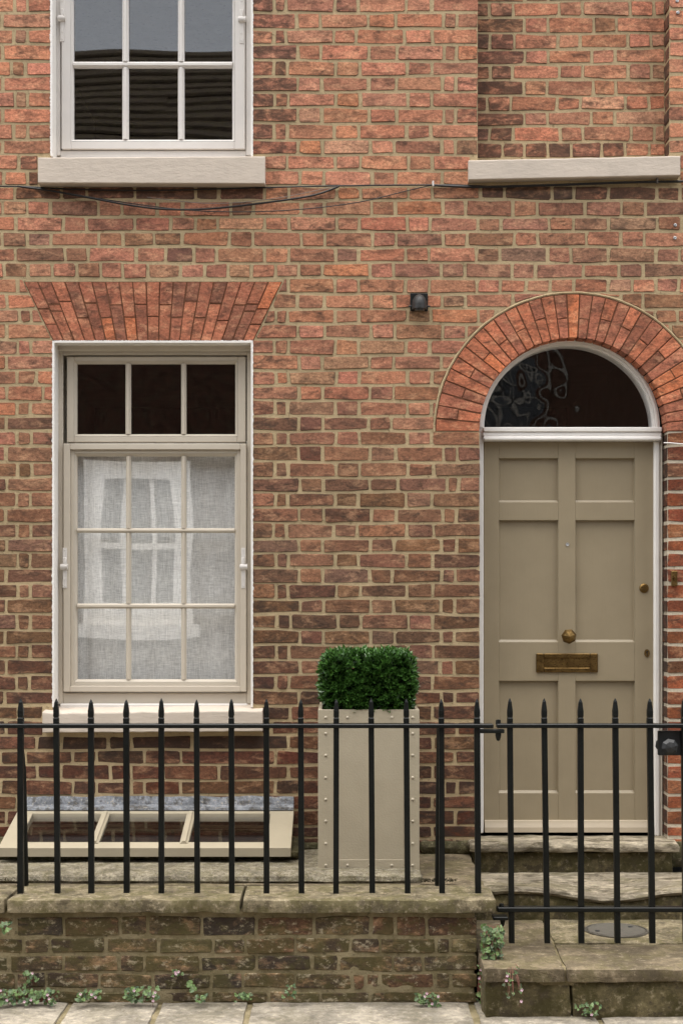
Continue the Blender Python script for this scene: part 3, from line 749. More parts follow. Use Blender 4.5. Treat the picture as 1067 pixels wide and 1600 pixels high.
yl = .118
dm = MB(); X = lambda p: PX(p, yl); Z = lambda p: PZ(p, yl)
pan = [(779, 871.5), (898.5, 991)]; prow = [(716, 784.5), (813, 1003), (1064, 1239)]
xs = [755.5, pan[0][0], pan[0][1], pan[1][0], pan[1][1], 1020.5]
for (a, b) in ((0, 1), (2, 3), (4, 5)): dm.box(X(xs[a]), X(xs[b]), yl, yl + .045, Z(1299), Z(690.5), .0015)
for (a, b) in ((1, 2), (3, 4)):
    for (r0, r1) in ((690.5, prow[0][0]), (prow[0][1], prow[1][0]), (prow[1][1], prow[2][0]), (prow[2][1], 1299)):
        dm.box(X(xs[a]), X(xs[b]), yl + .0006, yl + .045, Z(r1), Z(r0), .0015)
door = dm.build('front_door', M['taupe'], house)
for (a, b) in pan:
    for (r0, r1) in prow:
        p = MB(); p.box(X(a) - .003, X(b) + .003, yl + .020, yl + .03, Z(r1) - .003, Z(r0) + .003)
        e = .004
        bevel_frame(p, X(a) - .0005, X(b) + .0005, Z(r1) - .0005, Z(r0) + .0005, X(a) + e, X(b) - e, Z(r1) + e + .006, Z(r0) - e, yl + .012, yl + .0195)
        p.build('door_panel', M['taupe'], door)
wb = MB(); x0, x1 = X(756.5), X(1019.5)
wb.add([(x, y, z) for x in (x0, x1) for (y, z) in ((yl + .001, Z(1281)), (yl - .008, Z(1282)), (yl - .012, Z(1286)), (yl - .020, Z(1292)), (yl - .022, Z(1299.5)), (yl + .001, Z(1299.5)))],
       [(0, 1, 2, 3, 4, 5), (6, 7, 8, 9, 10, 11)] + [(k, (k + 1) % 6, 6 + (k + 1) % 6, 6 + k) for k in range(6)])
wb.build('weather_board', mat_paint('weather_board_paint', rgb(176, 162, 140), .4, .05, .2), door)
kn = MB(); kx, kz = X(886), Z(994)
kn.lathe([(.0, .0), (.020, .0), (.018, -.006), (.011, -.012), (.012, -.022), (.0, -.022)], (kx, yl, kz), 'y', 16)
kn.lathe([(.016, -.020), (.031, -.034), (.036, -.046), (.026, -.062), (.0, -.072)], (kx, yl, kz), 'y', 7, False, .3)
kn.build('door_knob', M['brass'], door)
lm = MB(); x0, x1, z0, z1 = X(837), X(933), Z(1050.5), Z(1021); w = .036
frame_boxes(lm, x0, x1, z0, z1, w, w, .022, .022, yl - .010, yl + .001, .003)
lbx = lm.build('letter_box', M['brass'], door)
q = MB(); q.box(x0 + w - .001, x1 - w + .001, yl - .004, yl + .002, z0 + .021, z1 - .021, .001); q.build('letter_flap', M['brass'], door)
lk = MB(); lk.lathe([(.0, -.011), (.010, -.011), (.011, -.009), (.016, -.009), (.022, -.004), (.023, .001), (0, .001)], (X(1005.5), yl, Z(919)), 'y', 24, True); lk.box(X(1005.5) - .001, X(1005.5) + .001, yl - .0118, yl - .010, Z(919) - .006, Z(919) + .006)
lk.build('cylinder_lock', M['brass'], door)
ek = MB(); N = 20; v = [(X(1010) + .013 * math.cos(2 * math.pi * i / N), Z(1020.5) + .019 * math.sin(2 * math.pi * i / N)) for i in range(N)]
ek.add([(x, yl - .004, z) for x, z in v] + [(x, yl + .001, z) for x, z in v], [tuple(range(N))] + [(i, (i + 1) % N, N + (i + 1) % N, N + i) for i in range(N)])
esc = ek.build('escutcheon', M['brass'], door)
kh = MB(); kh.lathe([(.0042, -.0008), (.0042, .004), (0, .004)], (X(1010), yl - .0045, Z(1018.5)), 'y', 12); kh.box(X(1010) - .002, X(1010) + .002, yl - .0052, yl - .001, Z(1025), Z(1019)); kh.build('keyhole', M['black'], door)
pp = MB(); pp.lathe([(.0, -.003), (.005, -.003), (.0075, -.004), (.009, .001), (0, .001)], (X(886), yl, Z(850.5)), 'y', 16, True); pp.build('peephole', M['screw'], door)

# small fixings on the wall at the right
sc = MB()
for (a, b) in ((1054, 352), (1053.5, 372), (1057, 2), (1058, 20)):
    s_ = MB(); s_.lathe([(.0, -.004), (.0025, -.004), (.003, -.0025), (.0055, -.005), (.0075, -.004), (.008, .003), (0, .003)], (PX(a), -.001, PZ(b)), 'y', 14, True); s_.build('screw', M['screw'], house)

# ------------------------------------------------------------------ things fixed to the wall
wl = thing('wall_light', (PX(654), 0, PZ(490)), 'small black half-dome lamp fixed to brickwork left of the door arch', 'lamp')
b = MB(); b.box(PX(640.5), PX(668), -.018, -.004, PZ(487), PZ(459), .003); b.build('back_plate', M['iron'], wl)
b = MB(); v = []; n, k = 20, 8; cx_, cz_ = PX(654.5), PZ(478); rr = .035
for j in range(k + 1):
    e_ = math.pi / 2 * j / k
    for i in range(n + 1):
        a = math.pi * i / n; v.append((cx_ + rr * math.cos(e_) * math.cos(a), -.018 - .058 * math.cos(e_) * math.sin(a), cz_ + .050 * math.sin(e_)))
b.add(v, [(j * (n + 1) + i, j * (n + 1) + i + 1, (j + 1) * (n + 1) + i + 1, (j + 1) * (n + 1) + i) for j in range(k) for i in range(n)], smooth=True)
base = [(cx_ + rr * math.cos(math.pi * i / n), -.018 - .058 * math.sin(math.pi * i / n)) for i in range(n + 1)]
b.add([(x, y, cz_) for x, y in base] + [(x, y, cz_ - .022) for x, y in base], [(i, i + 1, n + 2 + i, n + 1 + i) for i in range(n)] + [tuple(range(n + 1, 2 * n + 2))])
b.build('hood', mat_paint('lamp_hood', rgb(44, 44, 43), .5, .1, .3), wl)
b = MB(); b.lathe([(0, -.05), (.004, -.05), (.004, .05), (0, .05)], (cx_, -.024, cz_ - .006), 'x', 8); b.build('pivot_bolt', M['black'], wl)
b = MB(); b.lathe([(.0, .0), (.026, 0), (.022, -.014), (0, -.016)], (cx_, -.045, cz_ - .018), 'z', 16, True); b.build('lens', mat_paint('lamp_lens', rgb(60, 58, 54), .2), wl)

def cable(pts, r, mat, label, group='cables strung along the wall'):
    P = [Vector((PX(a, y), y, PZ(b, y))) for a, b, y in pts]; out = []
    for i in range(len(P) - 1):
        p0, p1, p2, p3 = P[max(i - 1, 0)], P[i], P[i + 1], P[min(i + 2, len(P) - 1)]
        for s_ in range(8):
            t = s_ / 8; out.append(.5 * ((2 * p1) + (p2 - p0) * t + (2 * p0 - 5 * p1 + 4 * p2 - p3) * t * t + (3 * p1 - p0 - 3 * p2 + p3) * t ** 3))
    out.append(P[-1]); m = MB(); m.tube(out, r, 6); return tag(m.build('cable', mat), label, 'cable', group)
cable([(-60, 291, -.012), (30, 291.5, -.012), (120, 296, -.014), (240, 297.5, -.014), (380, 294, -.012), (520, 290.5, -.012), (676, 289, -.012), (760, 291, -.012)], .0036, M['cable'], 'straight black cable running just under both sills across the brickwork')
cable([(28, 291, -.014), (80, 298, -.02), (140, 309, -.03), (200, 320, -.034), (260, 327, -.034), (330, 326, -.03), (420, 316, -.024), (490, 305, -.018), (530, 291, -.012)], .0048, M['cable'], 'thick black cable sagging below the upper window sill')
cable([(60, 294, -.016), (180, 314, -.03), (290, 328, -.034), (380, 331, -.034), (470, 327, -.03), (560, 316, -.024), (640, 297, -.014), (676, 289, -.012)], .0024, M['cable'], 'thin lowest cable sagging furthest from sill to wall clip')
cable([(230, 308, -.03), (330, 318, -.034), (430, 310, -.028), (525, 291, -.013)], .0014, M['cable_grey'], 'thin grey wire looping above the thick sagging cable')
cable([(676, 289.5, -.012), (735, 292, -.014), (800, 291, -.018), (900, 288, -.02), (980, 285, -.02), (1100, 283, -.016)], .0058, M['cable'], 'thickest black cable tight beneath the blind recess sill')
m = MB(); m.tube([(PX(1036), -.003, PZ(692)), (PX(1045), -.012, PZ(692.5)), (PX(1062), -.012, PZ(694)), (PX(1110), -.012, PZ(694))], .0032, 6)
tag(m.build('cable', M['cable_white']), 'short white cable entering the brickwork right of the door frame', 'cable')
for (a, b_) in ((676, 289), (1025, 284)):
    m = MB(); m.box(PX(a) - .004, PX(a) + .004, -.024, .0, PZ(b_ + 2) - .006, PZ(b_ - 2) + .008, .002)
    tag(m.build('cable_clip', M['cable_white'] if a < 800 else M['cable_grey']), 'white cable clip on the bricks between the two sills' if a < 800 else 'grey cable clip under the right end of the recess sill', 'clip')
bp = thing('bell_push', (PX(1052), 0, PZ(918)), 'small tarnished brass bell push on brickwork right of the door', 'bell')
m = MB(); m.box(PX(1047.5), PX(1057), -.012, -.002, PZ(916), PZ(892), .003); m.build('plate', M['brass'], bp)
m = MB(); m.lathe([(0, -.012), (.006, -.011), (.007, .0), (0, 0)], (PX(1052), -.011, PZ(903)), 'y', 14, True); m.build('button', M['brass'], bp)

# ------------------------------------------------------------------ rough stone blocks
def rough(m, x0, x1, y0, y1, z0, z1, seg=.035, amp=.003, edge=.006, fn=None, sd=0.0, mi=0):
    """box with gridded faces, worn edges and a lumpy surface; y0 is the front"""
    nx, ny, nz = max(2, int((x1 - x0) / seg)), max(2, int((y1 - y0) / seg)), max(2, int((z1 - z0) / seg)); idx = {}; v = []
    def vid(i, j, k):
        if (i, j, k) in idx: return idx[i, j, k]
        x, y, z = x0 + (x1 - x0) * i / nx, y0 + (y1 - y0) * j / ny, z0 + (z1 - z0) * k / nz
        ex = (i in (0, nx)) + (j in (0, ny)) + (k in (0, nz))
        q = Vector((x * 7 + sd, y * 7, z * 7)); d = mnoise.noise_vector(q) * amp + mnoise.noise_vector(q * 3.3) * amp * .6
        if ex >= 2:
            w = edge * (.55 + .9 * abs(mnoise.noise(q * 1.7)) + 3.0 * max(0, mnoise.noise(q * 2.6 + Vector((9, 4, 2))) - .30))
            if i == 0: d.x += w
            if i == nx: d.x -= w
            if j == 0: d.y += w
            if j == ny: d.y -= w
            if k == 0: d.z += w
            if k == nz: d.z -= w
        p = Vector((x, y, z)) + d
        if fn: p = fn(p)
        idx[i, j, k] = len(v); v.append(tuple(p)); return idx[i, j, k]
    f = []
    for i in range(nx):
        for j in range(ny):
            f.append((vid(i, j, nz), vid(i + 1, j, nz), vid(i + 1, j + 1, nz), vid(i, j + 1, nz))); f.append((vid(i, j, 0), vid(i, j + 1, 0), vid(i + 1, j + 1, 0), vid(i + 1, j, 0)))
    for i in range(nx):
        for k in range(nz):
            f.append((vid(i, 0, k), vid(i + 1, 0, k), vid(i + 1, 0, k + 1), vid(i, 0, k + 1))); f.append((vid(i, ny, k), vid(i, ny, k + 1), vid(i + 1, ny, k + 1), vid(i + 1, ny, k)))
    for j in range(ny):
        for k in range(nz):
            f.append((vid(0, j, k), vid(0, j, k + 1), vid(0, j + 1, k + 1), vid(0, j + 1, k))); f.append((vid(nx, j, k), vid(nx, j + 1, k), vid(nx, j + 1, k + 1), vid(nx, j, k + 1)))
    m.add(v, f, smooth=True, mi=mi); return m

# terrace behind the garden wall
ZF = .414
m = MB(); rough(m, -2.7, .60, -.775, .05, .30, ZF - .003, .08, .003, .004)
tag(m.build('terrace', M['york']), kind='structure')
m = MB(); rough(m, -2.7, .345, -.735, -.06, ZF - .02, .447, .05, .004, .012, sd=4)
tag(m.build('concrete_plinth', M['concrete']), kind='structure')
m = MB(); rough(m, -1.75, -.185, -.40, .0, .44, .492, .05, .006, .012, sd=9)
tag(m.build('skylight_kerb', M['mossy_concrete']), kind='structure')
# broken render along the foot of the house wall
m = MB(); rough(m, PX(655), PX(748), -.030, .004, .408, .47, .022, .010, .012, sd=2); rough(m, PX(440), PX(655), -.022, .004, .408, .462, .03, .008, .01, sd=6)
m.build('wall_footing', M['mossy_concrete'], house)
m = MB(); rough(m, PX(1035), PX(1130), -.02, .1, .34, .47, .03, .006, .01, sd=3); m.build('wall_footing', M['mossy_concrete'], house)

# ------------------------------------------------------------------ skylight
skl = thing('cellar_skylight', (-.87, -.25, .49), 'low sloping timber cellar skylight with three panes against the house wall', 'skylight')
ya, yb2 = -.02, -.455; za, zb_ = PZ(1262, ya), PZ(1325, yb2); th = .038
def SP(x, t, up=0.0):  # point on the slope, t 0 at the wall, 1 at the front
    return (x, ya + (yb2 - ya) * t, za + (zb_ - za) * t + up)
def slab(m, x0a, x1a, x0b, x1b, t0, t1, up0, up1):
    m.hexa([SP(x0a, t0, up0), SP(x1a, t0, up0), SP(x1b, t1, up0), SP(x0b, t1, up0)], [SP(x0a, t0, up1), SP(x1a, t0, up1), SP(x1b, t1, up1), SP(x0b, t1, up1)])
XA, XB = -1.503, -.222
m = MB(); slab(m, XA, XA + .075, XA, XA + .075, 0, 1, -th, 0); slab(m, XB - .105, XB, XB - .105, XB, 0, 1, -th, 0)
slab(m, XA + .075, XB - .105, XA + .075, XB - .105, 0, .15, -th, -.0006); slab(m, XA + .075, XB - .105, XA + .075, XB - .105, .86, 1, -th, -.0006)
m.build('frame', M['skylight_paint'], skl)
g0 = XA + .075
for c in (-1.09, -.695):
    m = MB(); w = .019; pr = [(-w, -.02), (-w, .0), (-w * .5, .006), (-w * .4, .012), (w * .4, .012), (w * .5, .006), (w, .0), (w, -.02)]
    v = [SP(c + a, .151, u) for a, u in pr] + [SP(c + a, .90, u) for a, u in pr]
    m.add(v, [(i, (i + 1) % 8, 8 + (i + 1) % 8, 8 + i) for i in range(8)] + [tuple(range(8)), tuple(range(8, 16))]); m.build('glazing_bar', M['skylight_paint'], skl)
for (a, b_) in ((g0, -1.109), (-1.071, -.714), (-.676, XB - .105)):
    m = MB(); slab(m, a, b_, a, b_, .145, .865, -.016, -.011); m.build('pane', M['glass'], skl)
m = MB(); m.box(XA + .01, XB - .01, yb2 + .012, ya, .488, .498); m.build('pit_cover', M['void'], skl)
m = MB(); N = 60; v = []
for i in range(N + 1):
    x = -1.498 + 1.275 * i / N; w = .003 * fbm(x * 8, 1, 3)
    v += [(x, -.006, PZ(1244, 0) + w * 2), (x, -.014 + w, PZ(1247) + w), (x, -.020 + w * 1.5, PZ(1256) + w), (x, -.055 + w, za + .006 + w), (x, -.060, za - .006), (x, -.006, za - .006)]
m.add(v, [(i * 6 + k, i * 6 + (k + 1) % 6, i * 6 + 6 + (k + 1) % 6, i * 6 + 6 + k) for i in range(N) for k in range(6)] + [tuple(range(6)), tuple(range(N * 6, N * 6 + 6))], smooth=True)
m.build('lead_flashing', M['lead'], skl)

# ------------------------------------------------------------------ planter and box bush
yp = -.57; X = lambda p: PX(p, yp); Z = lambda p: PZ(p, yp)
px0, px1, pz0, pz1 = X(497), X(655), Z(1362), Z(1110); pw = px1 - px0
pl = thing('planter', ((px0 + px1) / 2, yp + pw / 2, pz0), 'tall square taupe planter with riveted edge straps against the wall', 'planter')
m = MB(); t = .014; e = .003
m.box(px0 + e, px1 - e, yp + e, yp + e + t, pz0, pz1 - e); m.box(px0 + e, px1 - e, yp + pw - t - e, yp + pw - e, pz0, pz1 - e)
m.box(px0 + e, px0 + e + t, yp + e + t, yp + pw - t - e, pz0 + .001, pz1 - e); m.box(px1 - e - t, px1 - e, yp + e + t, yp + pw - t - e, pz0 + .001, pz1 - e)
m.build('body', M['taupe_light'], pl)
for s_ in (0, 1):
    m = MB(); xa = px0 if s_ == 0 else px1 - .066
    m.box(xa, xa + .066, yp, yp + e, pz0, pz1, .001)
    xo = px0 if s_ == 0 else px1 - e
    m.box(xo, xo + e, yp + e, yp + .066, pz0, pz1, .0008); m.box(xo, xo + e, yp + pw - .066, yp + pw, pz0, pz1, .0008); m.build('strap', M['taupe_light'], pl)
m = MB(); m.box(px0 + .066, px1 - .066, yp + .0006, yp + e, pz1 - .055, pz1, .001); m.box(px0 + .001, px0 + e, yp + .066, yp + pw - .066, pz1 - .055, pz1 - .0004); m.box(px1 - e, px1 - .001, yp + .066, yp + pw - .066, pz1 - .055, pz1 - .0004); m.build('strap', M['taupe_light'], pl)
m = MB(); m.box(px0 + .066, px1 - .066, yp + .0006, yp + e, pz0, pz0 + .052, .001); m.build('strap', M['taupe_light'], pl)
m = MB()
for (a0, a1) in ((px0, px1),):
    m.box(px0 + .0004, px1 - .0004, yp + .0004, yp + .016, pz1 - .0002, pz1 + .003, .001); m.box(px0 + .0004, px1 - .0004, yp + pw - .016, yp + pw, pz1 - .0002, pz1 + .003, .001)
    m.box(px0 + .0004, px0 + .016, yp + .016, yp + pw - .016, pz1 - .0002, pz1 + .0028, .001); m.box(px1 - .016, px1 - .0004, yp + .016, yp + pw - .016, pz1 - .0002, pz1 + .0028, .001)
m.build('rim', M['taupe_light'], pl)
m = MB()
for a in (509, 644.5):
    for b_ in (1121, 1146, 1180, 1215, 1249, 1283, 1318, 1352): m.lathe([(.0066, 0), (.006, -.0025), (.0036, -.0045), (0, -.005)], (X(a), yp, Z(b_)), 'y', 12, True)
for b_ in (1121, 1352):
    for a in (543, 578, 612): m.lathe([(.0066, 0), (.006, -.0025), (.0036, -.0045), (0, -.005)], (X(a), yp + .0006, Z(b_)), 'y', 12, True)
tag(m.build('rivets', mat_paint('rivet_paint', rgb(174, 164, 144), .4), pl), kind='stuff')
m = MB(); rough(m, px0 + .02, px1 - .02, yp + .02, yp + pw - .02, pz1 - .10, pz1 - .05, .05, .008, .004); m.build('soil', M['soil'], pl)

bush = thing('box_bush', ((px0 + px1) / 2, yp + pw / 2, pz1 - .05), 'clipped dark green box bush growing in the taupe planter', 'bush')
m = MB(); r2 = random.Random(3)
bx0, bx1, by0, by1, bz0, bz1 = X(511), X(641), yp + .03, yp + pw - .05, Z(1112), Z(1033)
def leaf(m, p, d, up, L, w, col):
    d = d.normalized(); s_ = d.cross(up)
    if s_.length < .01: s_ = Vector((1, 0, 0))
    s_.normalize(); nrm = s_.cross(d)
    c = nrm * w * .28
    v = [p, p + d * L * .45 + s_ * w * .5 + c, p + d * L * .5 - nrm * w * .05, p + d * L * .45 - s_ * w * .5 + c, p + d * L]
    m.add(v, [(0, 1, 2), (0, 2, 3), (1, 4, 2), (2, 4, 3)], col, True)
def sprig(m, p, d, n, L, w, r, tone):
    ax = d.normalized(); q = Vector((r.uniform(-1, 1), r.uniform(-1, 1), r.uniform(-1, 1))).cross(ax).normalized(); q2 = ax.cross(q)
    for i in range(n):
        a = i * 2.4 + r.uniform(-.3, .3); t = i / n; o = p + ax * (.030 * t)
        ld = (q * math.cos(a) + q2 * math.sin(a)) * (1 - .55 * t) + ax * (.35 + .9 * t)
        k = max(0, min(1, tone + r.uniform(-.2, .25) + .25 * t)); leaf(m, o, ld, ax, L * r.uniform(.75, 1.15), w * r.uniform(.8, 1.15), (k, k, k, 1))
cxb, cyb, czb = (bx0 + bx1) / 2, (by0 + by1) / 2, (bz0 + bz1) / 2; hx, hy, hz = (bx1 - bx0) / 2, (by1 - by0) / 2, (bz1 - bz0) / 2
def on_box(u, v_, face):
    q = {'f': (u, -1, v_), 't': (u, v_, 1), 'l': (-1, u, v_), 'r': (1, u, v_), 'b': (u, 1, v_)}[face]
    p = Vector(q); k = (abs(p.x) ** 9 + abs(p.y) ** 9 + abs(p.z) ** 9) ** (1 / 9)
    return p / k, Vector([c_ ** 5 if c_ > 0 else -abs(c_) ** 5 for c_ in p]).normalized()
for face, cnt in (('f', 760), ('t', 560), ('l', 430), ('r', 430), ('b', 160)):
    for i in range(cnt):
        p, nn = on_box(r2.uniform(-1, 1), r2.uniform(-1, 1), face)
        lump = 1.0 + .11 * mnoise.noise(Vector((p.x * 2.2, p.y * 2.2, p.z * 2.2)) + Vector((3, 1, 5)))
        dep = 1 - .28 * r2.random() ** 2.2
        wpos = Vector((cxb + p.x * hx * lump * dep, cyb + p.y * hy * lump * dep, czb + p.z * hz * (lump * dep if p.z > 0 else dep)))
        if p.z < -.2: wpos.x -= p.x * .012 * (-p.z)
        dd = nn + Vector((r2.uniform(-.5, .5), r2.uniform(-.4, .4), r2.uniform(.1, .9)))
        sprig(m, wpos, dd, r2.randint(6, 9), .028, .0140, r2, .15 + .5 * r2.random())
        if p.z > .85 and r2.random() < .22: sprig(m, wpos + Vector((0, 0, .012)), Vector((r2.uniform(-.3, .3), r2.uniform(-.3, .3), 1)), 8, .027, .0125, r2, .75)
tag(m.build('foliage', M['box_leaf'], bush, fix=False), kind='stuff')
m = MB()
for i in range(16):
    a = r2.uniform(0, 6.28); s0 = Vector((cxb + .05 * math.cos(a), cyb + .05 * math.sin(a), pz1 - .06)); e0 = Vector((cxb + hx * .8 * math.cos(a), cyb + hy * .8 * math.sin(a), czb + hz * r2.uniform(0, .7)))
    m.tube([s0, (s0 + e0) / 2 + Vector((0, 0, .03)), e0], [.008, .005, .002], 5)
m.build('stems', M['wood'], bush)

# ------------------------------------------------------------------ garden wall
gw = thing('garden_wall', (-1.0, -.93, 0), 'low mossy brick garden wall with worn stone coping below the railings', 'wall')
yg = -1.05; gx1 = PX(745, yg); X = lambda p: PX(p, yg); Z = lambda p: PZ(p, yg)
m = MB(); rough(m, -2.75, gx1 - .008, yg + .003, -.76, -.02, .36, .022, .0042, .004)
core = m.build('wall_core', M['mortar_old'], gw)
GR = [(1431, 1463), (1465, 1490), (1492, 1518.5), (1520, 1546), (1548.5, 1568)]
GJ = [[25, 100, 187, 232, 316, 401, 491, 580, 617, 666], [38, 78, 166, 248, 333, 383, 461, 548, 594, 681, 702], [15, 100, 186, 226, 313, 401, 487, 529, 614, 661], [25, 73, 156, 239, 330, 379, 461, 550, 571, 593, 679, 704], [60, 145, 240, 330, 420, 500, 578, 660]]
GBT = [((80, 68, 46), .4), ((66, 55, 40), .22), ((90, 66, 48), .14), ((104, 94, 66), .16), ((54, 47, 39), .14)]
for k, (y0, y1) in enumerate(GR):
    J = [-420 + 85 * i for i in range(5)] + [-1] if False else []
    J = [GJ[k][0] - 85 * i for i in range(6, 0, -1)] + GJ[k] + [745]
    for a, b_ in zip(J[:-1], J[1:]):
        w = [1.3 * math.sin(a * .02 + k), 1.3 * math.sin(b_ * .02 + k)]
        g = brick_geo([(X(a + 2), Z(y1 - 1.4 + w[0])), (X(b_ - (2 if b_ != 745 else 0)), Z(y1 - 1.4 + w[1])), (X(b_ - (2 if b_ != 745 else 0)), Z(y0 + 1.4 + w[1])), (X(a + 2), Z(y0 + 1.4 + w[0]))], yg, .06, jit=.0028, corner=.007, inset=.003, tilt=.002)
        if g is None: continue
        c = pick(GBT); kk = rnd.uniform(.88, 1.15)
        q = MB(); q.add(g[0], g[1], (*rgb(*(z * kk for z in c)), rnd.uniform(.05, .5))); q.build('brick', M['brick_old'], gw, fix=False)
for (a, b_, s_) in ((-2.75, PX(8, -1.08), 1), (PX(11, -1.08), PX(376, -1.08), 2), (PX(378, -1.08), PX(775, -1.08), 5)):
    m = MB(); rough(m, a, b_, -1.085, -.777, ZF - .056, ZF, .024, .0022, .0045, sd=s_ * 3.1); m.build('coping_stone', M['coping'], gw)

# ------------------------------------------------------------------ railings and gate
yr = -.95; X = lambda p: PX(p, yr); Z = lambda p: PZ(p, yr)
def bar_mesh(m, xt, xb, ztop, zrail, zbot, w=.0113):
    xt += rnd.uniform(-.0015, .0015); xb += rnd.uniform(-.002, .002); w *= rnd.uniform(.96, 1.05)
    # square bar leaning slightly, with waisted collar and tapered spear above the rail
    def sq(x, z, r): return [(x - r, yr - r, z), (x + r, yr - r, z), (x + r, yr + r, z), (x - r, yr + r, z)]
    secs = [(xb, zbot, w), (xt, zrail + .030, w), (xt, zrail + .034, w * .80), (xt, zrail + .040, w * .98), (xt, zrail + .060, w * .98), (xt, ztop - .014, w * .60), (xt, ztop, .0012)]
    v = []; f = [(3, 2, 1, 0)]
    for s_ in secs: v += sq(*s_)
    for i in range(len(secs) - 1):
        for k in range(4): f.append((i * 4 + k, i * 4 + (k + 1) % 4, i * 4 + 4 + (k + 1) % 4, i * 4 + 4 + k))
    f.append(tuple(range(len(v) - 4, len(v)))); m.add(v, f)
zr = Z(1134)
fence = thing('railing', (-.9, yr, ZF), 'black iron railing of spiked square bars set in the stone coping', 'railing')
m = MB(); m.box(-2.7, X(770), yr - .021, yr + .021, zr - .0085, zr + .0085, .003); m.build('top_rail', M['iron'], fence)
for a, b_ in zip([-131, -77, -22, 33, 88, 143, 198, 253, 308, 362, 416, 470, 525, 580, 635, 689, 745], [-131, -77, -22, 33.5, 91, 143.5, 199, 253, 309, 363, 416, 471, 525, 582, 636, 690.5, 746]):
    m = MB(); bar_mesh(m, X(a), X(b_), Z(1092) + rnd.uniform(-.003, .003), zr, ZF - .012); m.build('bar', M['iron'], fence)
for (a, b_) in ((30, 42), (686, 682.5)):
    m = MB(); m.tube([(X(a), yr + .02, zr - .01), (X(a) + .002, yr + .09, zr - .20), (PX(b_, -.80), -.80, ZF - .02)], .0095, 6, False); m.build('back_stay', M['iron'], fence)
m = MB(); m.box(X(748), X(787), yr - .02, yr + .018, zr - .0285, zr - .0135, .002); m.lathe([(.0, -.034), (.007, -.030), (.012, -.012), (.012, .0), (.0, .0)], (X(778), yr, zr - .0285), 'z', 12)
m.build('hinge_strap', M['iron'], fence)
m = MB(); m.box(PX(769, -.97), PX(792, -.97), -1.0, -.94, Z(1434), Z(1429), .002); m.lathe([(.0, -.036), (.006, -.033), (.011, -.010), (.011, .0), (0, 0)], (X(785), yr, Z(1434)), 'z', 12); m.build('hinge_strap', M['iron'], fence)

gate = thing('gate', (1.1, yr, .2), 'black iron gate of spiked bars with a faceted knob before the door', 'gate')
m = MB(); m.box(X(775), X(1100), yr - .0205, yr + .0205, zr - .008, zr + .009, .003); m.lathe([(.0, .0), (.011, 0), (.010, .018), (0, .02)], (X(778), yr, zr + .006), 'z', 12); m.build('top_rail', M['iron'], gate)
m = MB(); m.box(X(776), X(1100), yr - .0205, yr + .0205, Z(1424), Z(1416.5), .003); m.lathe([(.0, .0), (.010, 0), (.009, .012), (0, .013)], (X(783), yr, Z(1416.5)), 'z', 12); m.build('bottom_rail', M['iron'], gate)
for a, b_ in zip([796, 850, 906, 960, 1014, 1068, 1094], [799, 853.5, 908, 963.5, 1018, 1071, 1096]):
    m = MB(); bar_mesh(m, X(a), X(b_), Z(1091) + rnd.uniform(-.003, .003), zr, .212 if a < 1080 else .18); m.build('bar', M['iron'], gate)
m = MB(); m.box(X(1029), X(1066), yr + .013, yr + .034, Z(1181), Z(1142.5), .003); m.build('lock_case', M['black'], gate)
m = MB(); kx, kz = X(1043), Z(1166)
m.lathe([(.0, .02), (.008, .02), (.008, -.014), (.014, -.018), (.030, -.024), (.034, -.032), (.022, -.046), (.0, -.052)], (kx, yr, kz), 'y', 8, False, .2)
m.lathe([(.0, .075), (.018, .070), (.028, .060), (.030, .050), (.012, .040), (.008, .034), (0, .034)], (kx - .012, yr, kz), 'y', 8, False, .2); m.build('gate_knob', M['black'], gate)
gp = thing('gate_post', (X(1112), yr, .1), 'square black iron post at the latch side of the gate', 'post')
m = MB(); m.box(X(1106), X(1118), yr - .02, yr + .02, .1, Z(1085), .003); m.lathe([(.026, 0), (.030, .012), (.018, .03), (0, .045)], (X(1112), yr, Z(1085)), 'z', 12, True); m.build('post', M['iron'], gp)

# ------------------------------------------------------------------ steps
st = thing('front_steps', (1.2, -.6, 0), 'worn mossy stone steps and landing leading up to the taupe door', 'steps')
def worn1(p): return p
m = MB(); rough(m, .585, PX(1062, -.1), -.105, .14, .430, .476, .018, .005, .007, sd=1); m.build('step_slab', M['step'], st)
m = MB(); rough(m, .60, PX(1054, -.1), -.070, .14, .30, .43, .03, .006, .010, sd=8); m.build('step_riser', M['moss_stone'], st)
def dip(p):
    t = math.exp(-((p.x - 1.17) / .22) ** 2); fr = max(0, min(1, (-.12 - p.y) / .3))
    return Vector((p.x, p.y, p.z - t * fr * .042))
m = MB(); rough(m, .56, 2.1, -.44, -.065, .304, .336, .018, .004, .007, dip, sd=12); m.build('step_slab', M['step'], st)
m = MB(); rough(m, .56, 2.1, -.425, -.1, .14, .307, .022, .006, .006, dip, sd=17); m.build('step_riser', M['moss_stone'], st)
def skew(xa, xb, y): return xa
def slabfn(left):
    def f(p):
        t = (p.y + 1.27) / 1.0            # 0 at the front, 1 at the back
        jx = PX(883, -1.27) * (1 - t) + PX(842, -.27) * t
        if left and p.x > .7: p.x += (jx - .002 - .9) * max(0, (p.x - .6) / .3)
        if not left and p.x < 1.2: p.x += (jx + .002 - .9) * max(0, 1 - (p.x - .9) / .4)
        return p
    return f
m = MB(); rough(m, .545, .9, -1.28, -.30, .135, .190, .024, .0026, .004, slabfn(True), sd=21); m.build('landing_slab', M['york'], st)
m = MB(); rough(m, .9, 2.2, -1.28, -.86, .135, .187, .024, .0026, .004, slabfn(False), sd=26); m.build('landing_slab', M['york'], st)
m = MB(); rough(m, .9, 1.56, -.857, -.30, .135, .192, .03, .003, .006, slabfn(False), sd=31); m.build('landing_slab', M['coping'], st)
